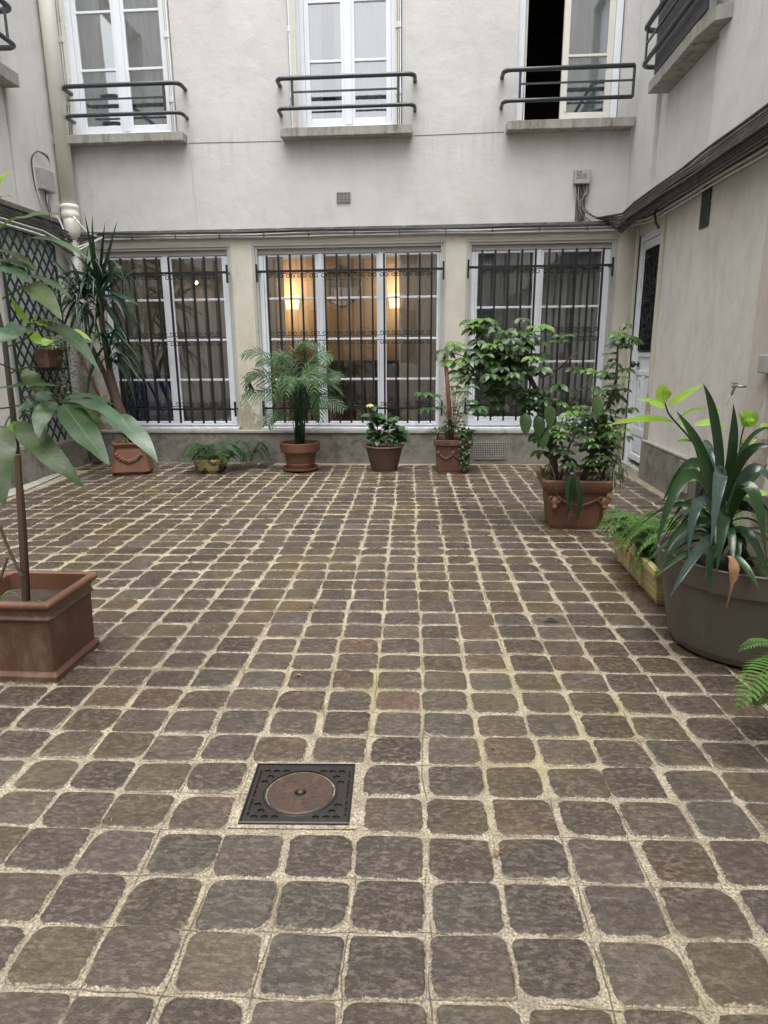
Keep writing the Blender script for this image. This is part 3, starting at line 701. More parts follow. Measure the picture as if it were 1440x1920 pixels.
# ground floor windows ------------------------------------------------
YL = D0 + .085
LB = [1.130, 1.657, 2.180]
def big_window(x0, x1, leaves, bars, z0=.505, z1=2.86, ztop=2.70, zbot=.56):
    # outer moulded surround in old paint
    q = MB()
    for k, (o, d) in enumerate(((0, .0), (.03, .016))):
        q.box(x0+o+.003*k, x0+o+.035, D0+.028+d, YL+.06, z0-.02, z1-o-.035); q.box(x1-o-.035, x1-o-.003*k, D0+.028+d, YL+.06, z0-.02, z1-o-.035)
        q.box(x0+o, x1-o, D0+.026+d, YL+.062, z1-o-.035, z1-o-.003*k)
    q.build('window_surround', M['frame_grey'], far_b, bevel=.005)
    q = MB(); lx, rx = x0+.062, x1-.062
    q.box(lx, leaves[0][0]-.03, YL, YL+.07, z0, ztop+.02); q.box(leaves[-1][1]+.03, rx, YL, YL+.07, z0, ztop+.02)
    for (a, c), (a2, c2) in zip(leaves, leaves[1:]): q.box(c+.03, a2-.03, YL+.002, YL+.068, zbot-.032, ztop+.03)
    q.box(lx, rx, YL-.002, YL+.072, z0-.002, zbot-.03)
    wf = q.build('window', M['white'], far_b, bevel=.005)
    q = MB(); q.box(lx, rx, YL+.001, YL+.071, ztop+.031, z1-.066); q.build('head_frame', M['frame_grey'], far_b, bevel=.004)
    for a, c in leaves:
        casement(far_b, a-.028, c+.028, zbot-.028, ztop+.028, YL+.012, .030, bars, M['white'], M['glass'])
    q = MB(); q.box(x0+.02, x1-.02, D0-.045, YL, .458, .492); q.build('sill_board', M['white'], far_b, bevel=.006)
big_window(-4.46, -2.62, [(-4.34,-3.60), (-3.46,-2.775)], LB)
big_window(-2.345, .165, [(-2.19,-1.53), (-1.41,-.727), (-.607,.055)], LB)
big_window(.425, 2.30, [(.575,1.282), (1.41,2.13)], [1.345, 2.035], zbot=.62)

def grille(x0, x1, xb, zt, zb, ztop, zbot, scroll, yg=D0-.085):
    g = MB(); g.bar((x0, yg, zt), (x1, yg, zt), .022, .030)
    for x in (x0, x1): g.box(x-.012, x+.012, yg-.02, yg+.012, zt-.13, zt+.09)
    root = g.build('window_grille', M['iron'], far_b)
    g = MB(); g.bar((x0, yg, zb), (x1, yg, zb), .020, .026)
    for x in (x0, x1): g.box(x-.012, x+.012, yg-.02, yg+.012, zb-.10, zb+.10)
    for x in (x0, x1):
        for z in (zb, zt): g.tube([(x, yg+.01, z), (x, D0+.09, z)], .010, 6)
    g.build('cross_bar', M['iron'], root)
    for x in xb:
        g = MB(); g.bar((x, yg-.002, zbot+rnd(-.004,.004)), (x+rnd(-.004,.004), yg-.002, ztop+rnd(-.006,.006)), .024, .024); g.build('grille_bar', M['iron'], root)
    def cscroll(mb, cx, z, wd, up):       # a flat C with curled ends hung between two bars
        R = wd*.20; L = []
        for k in range(17):
            u = k/16; th = PI/2 + (1-u)*PI*2.1; r = R*(.30 + .70*u)
            L.append((-wd*.25 + r*math.cos(th), -R + r*math.sin(th)))
        full = L + [(-x, z_) for x, z_ in L[::-1]]
        mb.tube([(cx + x, yg+.004, z + up*z_ if up > 0 else z - z_) for x, z_ in full], .0052, 5)
    for zz, up in scroll:
        g = MB(); xs = sorted(xb)
        for a, c in zip(xs, xs[1:]): cscroll(g, (a+c)/2, zz, c-a, up)
        g.build('scroll_band', M['iron'], root, smooth=True)
sp = (2.135-.015)/14
grille(-2.265, .135, [-2.13 + k*(2.115/14) for k in range(15)], 2.500, .755, 2.695, .56, [(2.475,1), (1.70,-1), (1.64,1), (.785,-1)])
grille(-4.42, -2.655, [-2.79 - k*.1585 for k in range(11)], 2.500, .745, 2.690, .555, [(2.475,1), (1.70,-1), (1.64,1), (.780,-1)])
grille(.445, 2.225, [.615 + k*.1655 for k in range(10)], 2.510, .790, 2.715, .59, [(2.485,1), (1.72,-1), (1.66,1), (.82,-1)])

# furnishings seen through the panes
tag_ = []
curtain(-3.52,-2.72, .45, 2.85, YL+.13, M['sheer_brown'], 'brownish net curtain behind the right half of the window beside the corner yucca', .022)
curtain(-4.42,-3.95, .9, 2.85, YL+.35, M['sheer'], 'grey net curtain behind the left half of the window beside the corner yucca', .022)
curtain(-2.28,-1.98, .45, 2.85, YL+.13, M['sheer'], 'grey curtain at the left edge of the lamplit window', .022)
curtain(-.44,.10, .45, 2.85, YL+.13, M['sheer'], 'wide grey green curtain at the right of the lamplit window', .022)
curtain(.50,1.32, .45, 2.85, YL+.13, M['sheer'], 'grey net curtain behind the left half of the window nearest the door', .02)
curtain(1.36,2.24, .45, 2.85, YL+.13, M['sheer'], 'grey net curtain behind the right half of the window nearest the door', .02)
q = MB(); q.box(-4.35,-3.50, YL+.22, YL+.60, .21, 1.12); q.box(-4.25,-3.72, YL+.24, YL+.55, 1.12, 1.20)
tag(q.build('storage_bag', M['blue'], bevel=.05), 'big dark blue fabric bag behind the window beside the corner yucca', 'bag')
q = MB(); q.lathe([(.0,.50),(.11,.50),(.13,.80),(.14,.80),(.14,.83),(.0,.84)], -.10, YL+.22, 20); tag(q.build('bucket', M['blue_lid'], smooth=False), 'blue bucket standing low behind the right pane of the lamplit window', 'bucket')
def wall_lamp(x, z, y, label, e):
    t = thing('wall_lamp', label, 'lamp', (x, y, z))
    q = MB(); q.box(x-.02, x+.02, y-.03, y, z-.05, z+.05); q.build('bracket', M['brass'], t)
    q = MB()
    vs = []; fs = []
    for zz, r in ((z-.11, .10), (z+.11, .13)):
        for k in range(13): a = PI + PI*k/12; vs.append((x + r*math.cos(a), y-.01 + r*math.sin(a)*.9, zz))
    for k in range(12): fs.append((k, k+1, 14+k, 13+k))
    q.add(vs, fs); q.build('lamp_shade', M['lamp'], t, smooth=True)
    for dz, en in ((.22, e), (-.22, e*.35)):
        l = bpy.data.lights.new('lamp_light', 'POINT'); l.energy = en; l.color = (1, .80, .58); l.shadow_soft_size = .04
        lo_ = bpy.data.objects.new('lamp_light', l); C.objects.link(lo_); lo_.location = (x, y-.24, z+dz); adopt(lo_, t)
wall_lamp(-2.33, 2.29, 11.28, 'lit wall lamp on the ochre wall, seen at the left of the lamplit window', 4)
wall_lamp(-.60, 2.29, 11.28, 'lit wall lamp on the ochre wall, seen at the right of the lamplit window', 4)
t = thing('wall_mirror', 'round mirror hanging on the ochre wall between the two lit lamps', 'mirror', (-1.50, 11.24, 2.53))
q = MB(); vs = [(-1.50+.30*math.cos(2*PI*k/40), 11.22, 2.53+.30*math.sin(2*PI*k/40)) for k in range(40)]; q.add(vs, [tuple(range(40))]); q.build('mirror_glass', M['mirror'], t)
q = MB(); q.tube([(-1.50+.31*math.cos(2*PI*k/40), 11.24, 2.53+.31*math.sin(2*PI*k/40)) for k in range(41)], .014, 6); q.build('mirror_frame', M['roomgrey'], t, smooth=True)
t = thing('sideboard', 'dark sideboard under the round mirror in the lamplit room', 'sideboard', (-1.3, 10.8, .2))
q = MB(); q.box(-2.2,-.5, 10.75, 11.25, .25, 1.35); q.build('cabinet', M['roomdark'], t, bevel=.01)
for x in (-2.17, -1.62, -1.07): q = MB(); q.box(x+.01, x+.53, 10.73, 10.749, .3, 1.28); q.build('cabinet_door', M['roomfloor'], t)
q = MB(); q.ball((-3.70, 10.6, 2.56), .028); tag(q.build('light_bulb', M['bulb'], smooth=True), 'small bare bulb glowing behind the window beside the corner yucca', 'bulb')
l = bpy.data.lights.new('bulb_light', 'POINT'); l.energy = 5; l.color = (1,.8,.5); l.shadow_soft_size = .03; lo_ = bpy.data.objects.new('bulb_light', l); C.objects.link(lo_); lo_.location = (-3.70, 10.5, 2.5)
t = thing('slatted_screen', 'orange slatted wooden screen below the glowing bulb in the left room', 'screen', (-3.75, 10.9, 1.9))
for k in range(6): q = MB(); q.box(-3.84+k*.05, -3.81+k*.05, 10.88, 10.91, 1.95, 2.48); q.build('slat', M['orange_blind'], t)

# vents
def mesh_vent(name, x0, x1, z0, z1, y, nx, nz, m, label, back=M['dark'], w_=.004):
    q = MB(); q.box(x0, x1, y-.008, y+.01, z0, z1); t = q.build(name, back); tag(t, label, 'vent')
    g = MB()
    for k in range(nx+1): x = x0+(x1-x0)*k/nx; g.box(x-w_/2, x+w_/2, y-.016, y-.008, z0, z1)
    for k in range(nz+1): z = z0+(z1-z0)*k/nz; g.box(x0, x1, y-.018, y-.0085, z-w_/2, z+w_/2)
    g.build('vent_grid', m, t); return t
mesh_vent('air_vent', -1.213, -1.043, 3.32, 3.43, D0, 10, 6, M['vent_light'], 'small dark pierced air vent high in the middle of the far wall', w_=.005)
mesh_vent('air_vent', .575, 1.005, .075, .295, D0-.055, 18, 9, M['vent_light'], 'wide perforated metal vent in the plinth under the window nearest the door', w_=.007)

# cables and conduits along the far wall
led = MB(); led.box(-4.75, 2.38, D0-.035, D0+.02, 2.985, 3.03); tag(led.build('ledge', M['ledge'], bevel=.006), 'thin dark weathered ledge running across the far wall above the barred windows', 'ledge')
def wavy(a, b_, n, amp, seed, sag=0.0):
    r_ = random.Random(seed); a, b_ = V(a), V(b_); ph = r_.uniform(0, 6); out_ = []
    for k in range(n+1):
        t = k/n; p = a.lerp(b_, t); p.z += amp*math.sin(t*14+ph) + amp*.6*math.sin(t*31+ph) - sag*4*t*(1-t); p.y += amp*.4*math.sin(t*23+ph); out_.append(p)
    return out_
t = thing('cable_run', 'pair of pale conduits clipped across the far wall above the barred windows', 'cable', (-1.2, D0, 2.95))
for z, r, sd_ in ((2.968, .017, 1), (2.938, .012, 2)):
    q = MB(); q.tube(wavy((-4.35, D0-.02, z), (2.30, D0-.02, z-.012), 60, .003, sd_), r, 8); q.build('conduit', M['cable_light'], t, smooth=True)
for sd_, z in ((3, 3.0), (4, 2.958), (9, 2.99)):
    q = MB(); q.tube(wavy((-4.35, D0-.042, z), (2.30, D0-.042, z-.01), 60, .006, sd_), .006, 6); q.build('cable', M['cable'], t, smooth=True)
for k in range(11):
    x = -3.9 + k*.58; q = MB(); q.box(x-.006, x+.006, D0-.045, D0+.02, 2.925, 2.992); q.build('clip', M['cable'], t)

# junction boxes
t = thing('junction_box', 'grey square junction box with stamped marks on the far wall near the door corner', 'junction box', (1.80, D0, 3.53))
q = MB(); q.box(1.70, 1.895, D0-.07, D0+.01, 3.45, 3.615); bx = q.build('case', M['box'], t, bevel=.008)
def text(s_, x, z, h, y, parent):
    c_ = bpy.data.curves.new('letters', 'FONT'); c_.body = s_; c_.size = h; c_.extrude = .0006; c_.resolution_u = 2
    o = bpy.data.objects.new('tmp', c_); C.objects.link(o)
    me = bpy.data.meshes.new_from_object(o.evaluated_get(bpy.context.evaluated_depsgraph_get())); bpy.data.objects.remove(o)
    me.transform(Matrix.Translation((x, y, z)) @ Euler((PI/2, 0, 0)).to_matrix().to_4x4()); me.materials.clear(); me.materials.append(M['ink'])
    ob = bpy.data.objects.new('lettering', me); C.objects.link(ob); adopt(ob, parent)
for k, s_ in enumerate(('2 M', 'OO', 'A.H')): text(s_, 1.725, 3.565-k*.032, .038, D0-.071, bx)
text('R', 1.812, 3.520, .036, D0-.071, bx)
q = MB(); q.tube([(1.823+.026*math.cos(2*PI*k/20), D0-.071, 3.532+.026*math.sin(2*PI*k/20)) for k in range(21)], .002, 4); q.build('ring_mark', M['ink'], bx)
for k in range(11):
    q = MB(); x = 1.72 + k*.016; r_ = random.Random(k+40)
    pts = [(x, D0-.03, 3.46), (x+r_.uniform(-.02,.02)+.01, D0-.04-r_.random()*.02, 3.35), (1.80+r_.uniform(-.03,.03), D0-.05, 3.24), (1.81+r_.uniform(-.05,.06), D0-.04, 3.12), (1.80+k*.03*(k%2), D0-.03, 3.02+r_.uniform(0,.02))]
    if k > 5: pts = pts[:3] + [(1.86, D0-.05, 3.14+r_.uniform(-.02,.02)), (2.02, D0-.04, 3.06+r_.uniform(-.02,.02)), (2.22, D0-.04, 3.07+r_.uniform(-.03,.02)), (2.33, D0-.06, 3.05)]
    P2 = []
    for a, c in zip(pts, pts[1:]):
        for s_ in range(4): P2.append(V(a).lerp(V(c), s_/4))
    P2.append(V(pts[-1])); P2 = [P2[0]] + [(P2[i-1]+P2[i]*2+P2[i+1])/4 for i in range(1, len(P2)-1)] + [P2[-1]]
    q.tube(P2, .0045, 5); q.build('wire', M['cable'] if k % 3 else M['box'], t, smooth=True)
q = MB(); q.box(1.745, 1.86, D0-.012, D0+.01, 3.05, 3.46); q.build('grimy_backplate', M['ledge'], t)
# ------------------------------------------------------------------ right hand building
RX, RU = 2.53, 2.36
rb = thing('building', 'rendered side building on the right with white door, cable ledge and balcony', 'building', (RX, 5.5, 0))
fl = lambda x, y, z: (y, x, z)       # wall frame: x runs along world y, y is world x
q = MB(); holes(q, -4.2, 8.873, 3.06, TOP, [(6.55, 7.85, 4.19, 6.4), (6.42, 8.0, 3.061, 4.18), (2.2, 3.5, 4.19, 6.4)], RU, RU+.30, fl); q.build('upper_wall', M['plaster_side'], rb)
q = MB(); q.box(RU+.05, RU+.25, 6.42, 8.0, 3.06, 4.18); q.build('recessed_panel', M['plaster_side'], rb)
q = MB(); holes(q, -4.2, 8.87, .0, 3.058, [(7.93, 8.80, .0, 2.84)], RX, RX+.35, fl); q.build('lower_wall', M['plaster_low'], rb)
q = MB(); q.box(RX-.05, RX+.02, 5.42, 7.92, -.02, .435); q.build('plinth', M['plinth'], rb, bevel=.012)
q = MB(); q.box(RX-.055, RX+.02, 5.42, 7.925, .437, .465); q.build('plinth_cap', M['lip'], rb, bevel=.008)
q = MB(); q.box(RX-.05, RX+.02, -4.1, 5.05, -.02, .435); q.build('plinth', M['plinth'], rb, bevel=.012)
q = MB(); q.box(RX-.075, RX+.02, 5.08, 5.40, -.02, 2.95); q.build('pilaster', M['pilaster_pink'], rb, bevel=.015)
q = MB(); q.box(RX-.03, RX+.02, 7.84, 7.93, .467, 2.93); q.build('door_surround', M['pilaster'], rb, bevel=.01)
q = MB(); q.box(RX-.025, RX+.02, 8.80, 8.868, .0, 2.93); q.build('door_surround', M['pilaster'], rb)
q = MB(); q.box(RX-.04, RX-.001, 5.38, 5.40, .5, 2.9); q.build('rusty_pipe', M['pvc_dirty'], rb)
# door
XD = RX + .06
q = MB()
for y0, y1, z0, z1 in ((7.93, 8.015, .06, 2.84), (8.725, 8.80, .06, 2.84), (8.015, 8.725, 2.76, 2.84)): q.box(XD-.045, XD+.05, y0, y1, z0, z1)
fr = q.build('door_frame', M['white'], rb, bevel=.006)
q = MB(); q.box(XD, XD+.04, 8.038, 8.722, .11, 2.757); dr = q.build('door', M['white'], rb)
q = MB()
for y0, y1, z0, z1 in ((8.040,8.110,.12,2.755), (8.630,8.720,.12,2.755), (8.110,8.630,2.66,2.755), (8.110,8.630,1.40,1.46), (8.110,8.630,1.18,1.24), (8.110,8.630,.12,.20), (8.110,8.630,.44,.54), (8.340,8.400,.54,1.18)):
    q.box(XD-.018, XD, y0, y1, z0, z1)
q.build('door_rails', M['white'], dr, bevel=.007)
for y0, y1, z0, z1 in ((8.145,8.305,.585,1.14), (8.435,8.595,.585,1.14), (8.145,8.595,.235,.405)):
    q = MB(); q.box(XD-.010, XD+.001, y0, y1, z0, z1); q.build('door_panel', M['white'], dr, bevel=.008)
q = MB(); q.box(XD-.004, XD+.001, 8.115, 8.625, 1.462, 2.658); q.build('door_glass', M['dark'], dr)
gq = MB()
for y in (8.125, 8.615): gq.bar((XD-.024, y, 1.475), (XD-.024, y, 2.645), .014, .014)
for z in (1.475, 1.56, 2.06, 2.56, 2.645): gq.bar((XD-.024, 8.125, z), (XD-.024, 8.615, z), .014, .012)
def spiral(cy, cz, R, turns, a0, sg, n=20):
    return [(XD-.024, cy + sg*R*(1-.8*k/n)*math.cos(a0+turns*2*PI*k/n), cz + R*(1-.8*k/n)*math.sin(a0+turns*2*PI*k/n)) for k in range(n+1)]
for zc in (1.70, 1.93, 2.20, 2.43):
    for cy, sg in ((8.250, 1), (8.490, -1)):
        gq.tube(spiral(cy, zc, .10, 1.4, PI/2, sg), .0075, 5); gq.tube(spiral(cy+sg*.07, zc-.07, .06, 1.2, -PI/2, -sg, 14), .006, 5)
for y in (8.240, 8.370, 8.500): gq.tube([(XD-.024, y+.03*math.sin(z*14+y*9), z) for z in [1.475+k*.0585 for k in range(21)]], .006, 5)
for k in range(26):
    gq.ball((XD-.028, 8.160+rnd(0,.42), 1.56+rnd(0,1.0)), .013, 6, 4)
gq.build('door_grille', M['iron'], dr, smooth=True)
q = MB(); q.tube([(XD-.018, 8.580, 1.31), (XD-.06, 8.580, 1.31)], .012, 10); q.ball((XD-.085, 8.580, 1.31), .042, 14, 8, (.75,1,1)); q.ball((XD-.02, 8.580, 1.31), .038, 12, 6, (.25,1,1)); q.build('door_knob', M['brass'], dr, smooth=True)
q = MB(); q.box(RX-.02, RX+.3, 7.925, 8.84, -.02, .062); q.build('door_step', M['stone_step'], rb, bevel=.01)
q = MB(); q.box(RX+.30, RX+.36, 7.9, 8.95, 0, 3.0); q.build('room_wall', M['dark'], rb)
# side grilles
def side_vent(y0, y1, z0, z1, x, n, m, label, horiz=True):
    q = MB(); q.box(x-.006, x+.01, y0, y1, z0, z1); t = q.build('air_vent', M['dark']); tag(t, label, 'vent')
    g = MB()
    for k in range(n+1):
        z = z0+(z1-z0)*k/n; g.box(x-.016, x-.0061, y0, y1, z-.006, z+.006)
    for y in (y0, y1): g.box(x-.018, x-.0062, y-.007, y+.007, z0-.006, z1+.006)
    g.build('louvre', m, t)
side_vent(6.68, 6.86, 2.82, 2.955, RX, 7, M['vent'], 'upper half of the louvred vent under the cable ledge on the right wall')
side_vent(6.68, 6.86, 2.60, 2.805, RX, 10, M['vent'], 'lower half of the louvred vent under the cable ledge on the right wall')
side_vent(6.38, 6.60, .14, .42, RX-.05, 13, M['vent_light'], 'pale slatted vent in the right hand plinth beside the door')
side_vent(5.72, 6.16, .06, .36, RX-.05, 14, M['vent'], 'large dark slatted vent in the right plinth behind the cordyline')
# balcony of the right building
q = MB(); vs = []
pr_ = [(RU-.16, 7.78), (RU-.16, 6.50), (RU-.12, 6.22), (RU+.05, 6.16), (RU+.05, 7.78)]
b2 = MB(); b2.add([(x,y,4.055) for x,y in pr_] + [(x,y,4.165) for x,y in pr_], [(4,3,2,1,0),(5,6,7,8,9)] + [(k,(k+1)%5,5+(k+1)%5,5+k) for k in range(5)])
b2.build('window_sill', M['sill'], rb, bevel=.006)
def rrail(z, r, x=RU-.22, R=.10, y0=6.16, y1=7.86):
    p = [(RU+.05, y1, z), (x+R, y1, z)] + [(x+R-R*math.sin(t), y1-R+R*math.cos(t), z) for t in (.4,.8,1.2,PI/2)] + [(x+R-R*math.cos(t), y0+R-R*math.sin(t), z) for t in (0,.4,.8,1.2)] + [(x+R, y0, z), (RU+.05, y0, z)]
    q = MB(); q.tube(p, r, 12); q.build('balcony_rail', M['rail'], rb, smooth=True)
rrail(4.66, .026); rrail(4.33, .023); rrail(5.0, .023)
q = MB(); q.bar((RU-.22, 6.4, 4.50), (RU-.22, 7.74, 4.50), .016, .02); q.build('balcony_bar', M['rail'], rb)
for y in (6.42, 7.74): q = MB(); q.bar((RU-.22, y, 4.33), (RU-.22, y, 4.66), .016, .03); q.build('baluster', M['rail'], rb)
q = MB(); q.box(RU-.16, RU-.14, 6.32, 7.62, 4.175, 4.98); tag(q.build('privacy_board', M['board']), 'dark grey board fixed behind the balcony railing of the right building', 'board')
q = MB(); q.box(RU+.10, RU+.16, 6.60, 7.80, 4.2, 6.38); q.build('window', M['white'], rb, bevel=.008)
# cornice and cable bundle on the right
q = MB(); q.box(RU-.06, RX+.04, 2.0, 8.70, 2.985, 3.058); q.build('cable_ledge', M['ledge'], rb, bevel=.008)
t = thing('cable_bundle', 'thick bundle of grimy black cables along the ledge of the right wall', 'cables', (RU, 5.5, 3.0))
for k in range(11):
    r_ = random.Random(k+70); z = 2.925 + .021*k + r_.uniform(-.004,.004); x = RU-.07 - .02*math.sin(k*.5) + (0.02 if k < 3 else 0)
    pts = wavy((x, 2.0, z), (x, 8.35, z), 60, .006, k+5) + [V((x-.01, 8.55, z-.02)), V((x-.03, 8.72, z-.05+r_.uniform(-.02,.02))), V((RU-.16-.02*k, D0-.04, 3.0+.006*k))]
    q = MB(); q.tube(pts, r_.choice((.009,.011,.013)), 6); q.build('cable', M['cable'], t, smooth=True)
t = thing('cable_run', 'two pale conduits hanging just below the cable bundle of the right wall', 'cable', (RX, 5.5, 2.88))
for z, r, x in ((2.955, .014, RX-.05), (2.92, .012, RX-.04), (2.985,.010,RX-.075)):
    pts = wavy((x, 2.0, z), (x, 8.1, z), 40, .003, int(z*1000)) + [V((x-.01, 8.4, z+.01)), V((x-.05, 8.65, z+.03)), V((x-.13, D0-.03, z+.05))]
    q = MB(); q.tube(pts, r, 8); q.build('conduit', M['cable_light'] if r > .011 else M['box'], t, smooth=True)
q = MB(); q.tube([(RX-.08, 7.93, 3.02), (RX-.11, 7.93, 2.93), (RX-.09, 7.93, 2.84), (RX-.05, 7.93, 2.78)], .014, 8); tag(q.build('loose_cable', M['cable'], smooth=True), 'short thick black cable end hanging from the bundle over the door corner', 'cable')
# tap and small hook
t = thing('wall_tap', 'old metal tap with short dripping spout on the right wall', 'tap', (RX, 5.52, 1.19))
q = MB(); q.tube([(RX+.01,5.50,1.20),(RX-.05,5.52,1.20),(RX-.11,5.56,1.20)], .011, 8); q.tube([(RX-.09,5.55,1.20),(RX-.095,5.56,1.17),(RX-.10,5.57,1.13)], .010, 8); q.build('spout', M['metal'], t, smooth=True)
q = MB(); q.bar((RX-.09,5.52,1.225),(RX-.10,5.60,1.225), .014, .008); q.tube([(RX-.095,5.555,1.20),(RX-.095,5.555,1.225)], .006, 6); q.build('handle', M['metal'], t)
q = MB(); q.tube([(RX-.10,5.57,1.13),(RX-.115,5.58,1.10),(RX-.12,5.60,1.05)], .007, 6); q.build('nozzle', M['cable_light'], t)
q = MB(); q.tube([(RX,7.96,1.18),(RX-.11,7.96,1.185)], .006, 6); q.tube([(RX-.11,7.96,1.185),(RX-.115,7.965,1.12),(RX-.11,7.96,1.06)], .003, 5); tag(q.build('wall_hook', M['metal'], smooth=True), 'thin metal hook rod sticking out beside the white door', 'hook')
q = MB(); q.box(RX-.14, RX-.03, 4.98, 5.12, 1.32, 1.45); tag(q.build('meter_box', M['box'], bevel=.008), 'small grey box on the right wall at the very edge of view', 'box')

# ------------------------------------------------------------------ left hand building
LX = -4.78
lb = thing('building', 'rendered side building on the left with green trellis and balcony sill', 'building', (LX, 5, 0))
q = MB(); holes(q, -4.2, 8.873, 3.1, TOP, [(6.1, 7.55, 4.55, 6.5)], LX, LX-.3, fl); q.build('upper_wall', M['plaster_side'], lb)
q = MB(); q.box(LX-.002, LX+.035, 7.85, 8.86, 3.12, TOP-.1); q.build('corner_strip', M['plaster_side'], lb, bevel=.01)
q = MB(); q.box(LX-.3, LX-.02, -4.2, 8.87, 0, 3.1); q.build('lower_wall', M['plaster_low'], lb)
q = MB(); q.box(LX-.1, LX+.05, -4.2, 7.45, -.02, .43); q.build('plinth', M['plinth'], lb, bevel=.01)
q = MB(); q.box(LX-.1, LX+.02, 7.46, 8.8, -.02, .36); q.build('plinth', M['plinth'], lb, bevel=.01)
q = MB(); q.box(LX-.1, LX+.03, -4.2, 7.22, .44, 2.9); q.build('wall_pier', M['plaster_side'], lb, bevel=.01)
q = MB(); q.box(LX-.05, LX+.20, 5.9, 7.86, 4.36, 4.50); q.build('window_sill', M['sill'], lb, bevel=.01)
q = MB()
for z, r in ((4.72,.027),(5.07,.030)):
    q = MB(); x = LX+.27; R = .10
    q.tube([(x,5.8,z),(x,7.78-R,z)] + [(x-R+R*math.cos(t_), 7.78-R+R*math.sin(t_), z) for t_ in (.4,.8,1.2,PI/2)] + [(LX,7.78,z)], r, 10); q.build('balcony_rail', M['rail'], lb, smooth=True)
q = MB(); q.bar((LX+.27, 7.62, 4.72), (LX+.27, 7.62, 5.07), .016, .03); q.build('baluster', M['rail'], lb)
q = MB(); q.box(LX-.03, LX+.06, -2.0, 8.7, 3.09, 3.15); q.build('cable_ledge', M['ledge'], lb, bevel=.008)
t = thing('cable_bundle', 'bundle of dark and pale cables along the left wall above the trellis', 'cables', (LX, 5.5, 3.0))
for k in range(9):
    z = 3.10 - .028*k; x = LX+.04 + .012*math.sin(k); lite = k in (5, 7)
    pts = wavy((x, 1.0, z), (x, 8.25, z-.01), 60, .007, k+105) + [V((x+.03, 8.5, z-.06)), V((x+.12, 8.7, z-.12-.02*(k%3)))] + ([V((LX+.5, D0-.03, 2.97))] if k % 2 else [])
    q = MB(); q.tube(pts, .012 if lite else .010, 6); q.build('cable', M['cable_light'] if lite else M['cable'], t, smooth=True)
t = thing('junction_box', 'small grimy junction box with loose looping wires on the left wall by the downpipe', 'junction box', (LX, 8.4, 3.45))
q = MB(); q.box(LX-.01, LX+.11, 8.24, 8.52, 3.42, 3.66); q.build('case', M['box'], t, bevel=.008)
for k in range(7):
    r_ = random.Random(k+11)
    pts = [(LX+.06, 8.30+.02*k, 3.44), (LX+.09, 8.22+.02*k, 3.3), (LX+.07, 8.30+.02*k, 3.2+r_.uniform(-.03,.03)), (LX+.06, 8.40, 3.08)]
    if k < 3: pts = [(LX+.08, 8.5, 3.62), (LX+.10, 8.46, 3.78+.03*k), (LX+.08, 8.25, 3.84), (LX+.08, 8.12-.015*k, 3.72), (LX+.07, 8.12, 3.45), (LX+.06, 8.2, 3.25), (LX+.06, 8.3, 3.1)]
    P2 = []
    for a, c in zip(pts, pts[1:]):
        for s_ in range(5): P2.append(V(a).lerp(V(c), s_/5))
    P2.append(V(pts[-1]))
    for _ in range(2): P2 = [P2[0]] + [(P2[i-1]+P2[i]+P2[i+1])/3 for i in range(1, len(P2)-1)] + [P2[-1]]
    q = MB(); q.tube(P2, .007 if k < 3 else .005, 6); q.build('wire', M['cable_light'] if k in (0, 5) else M['cable'], t, smooth=True)
# downpipe
t = thing('downpipe', 'cream downpipe in the left corner with a collar and elbow, dirtier below', 'pipe', (-4.64, 8.72, 0))
q = MB(); q.tube([(-4.635,8.74,TOP-.1),(-4.64,8.74,3.28)], .090, 24); q.build('upper_pipe', M['pvc'], t, smooth=True)
q = MB(); q.lathe([(.093,3.34),(.108,3.335),(.112,3.30),(.104,3.285),(.104,3.25),(.110,3.24),(.112,3.19),(.100,3.17)], -4.64, 8.74, 24); q.build('collar', M['pvc'], t, smooth=True)
q = MB(); q.tube([(-4.64,8.74,3.2),(-4.635,8.735,3.10),(-4.63,8.73,3.02),(-4.645,8.74,2.93)], [.098,.10,.098,.08], 20); q.build('elbow', M['pvc'], t, smooth=True)
q = MB(); q.tube([(-4.645,8.745,2.96),(-4.66,8.76,0.02)], .078, 20); q.build('lower_pipe', M['pvc_dirty'], t, smooth=True)
for z in (2.4, 1.2): q = MB(); q.lathe([(.08,z),(.09,z),(.09,z+.06),(.08,z+.06)], -4.65, 8.75, 20); q.build('pipe_clip', M['pvc_dirty'], t)
pts = [(-4.76,8.62,3.32),(-4.77,8.60,3.22),(-4.71,8.60,3.12),(-4.68,8.62,3.0),(-4.66,8.6,2.9)]
q = MB(); q.tube(pts, .013, 8); q.build('tied_cable', M['cable_light'], t, smooth=True)
q = MB(); q.tube([(-4.55,8.64,3.18),(-4.48,8.66,3.08),(-4.42,8.72,2.99),(-4.35,8.80,2.97)], .012, 8); q.build('tied_cable', M['cable_light'], t, smooth=True)

# opposite building, behind the viewer (it shows in the panes)
ob = thing('building', 'rendered building closing the court behind the viewer', 'building', (-1, -4.2, 0))
q = MB(); hs = [(x, x+1.3, z, z+1.9) for x in (-4.2,-1.7,.8) for z in (1.0,4.1)]
holes(q, -5.2, 2.7, 0, TOP, hs, -4.5, -4.2); q.build('wall', M['plaster'], ob)
for a, c, z0, z1 in hs:
    q = MB(); q.box(a, c, -4.45, -4.42, z0, z1); f = q.build('window', M['white'], ob)
    q = MB()
    for x0_ in (a+.08, (a+c)/2+.04): pane(q, x0_, x0_+.5, z0+.08, z1-.08, -4.41)
    q.build('pane', M['board'], f)

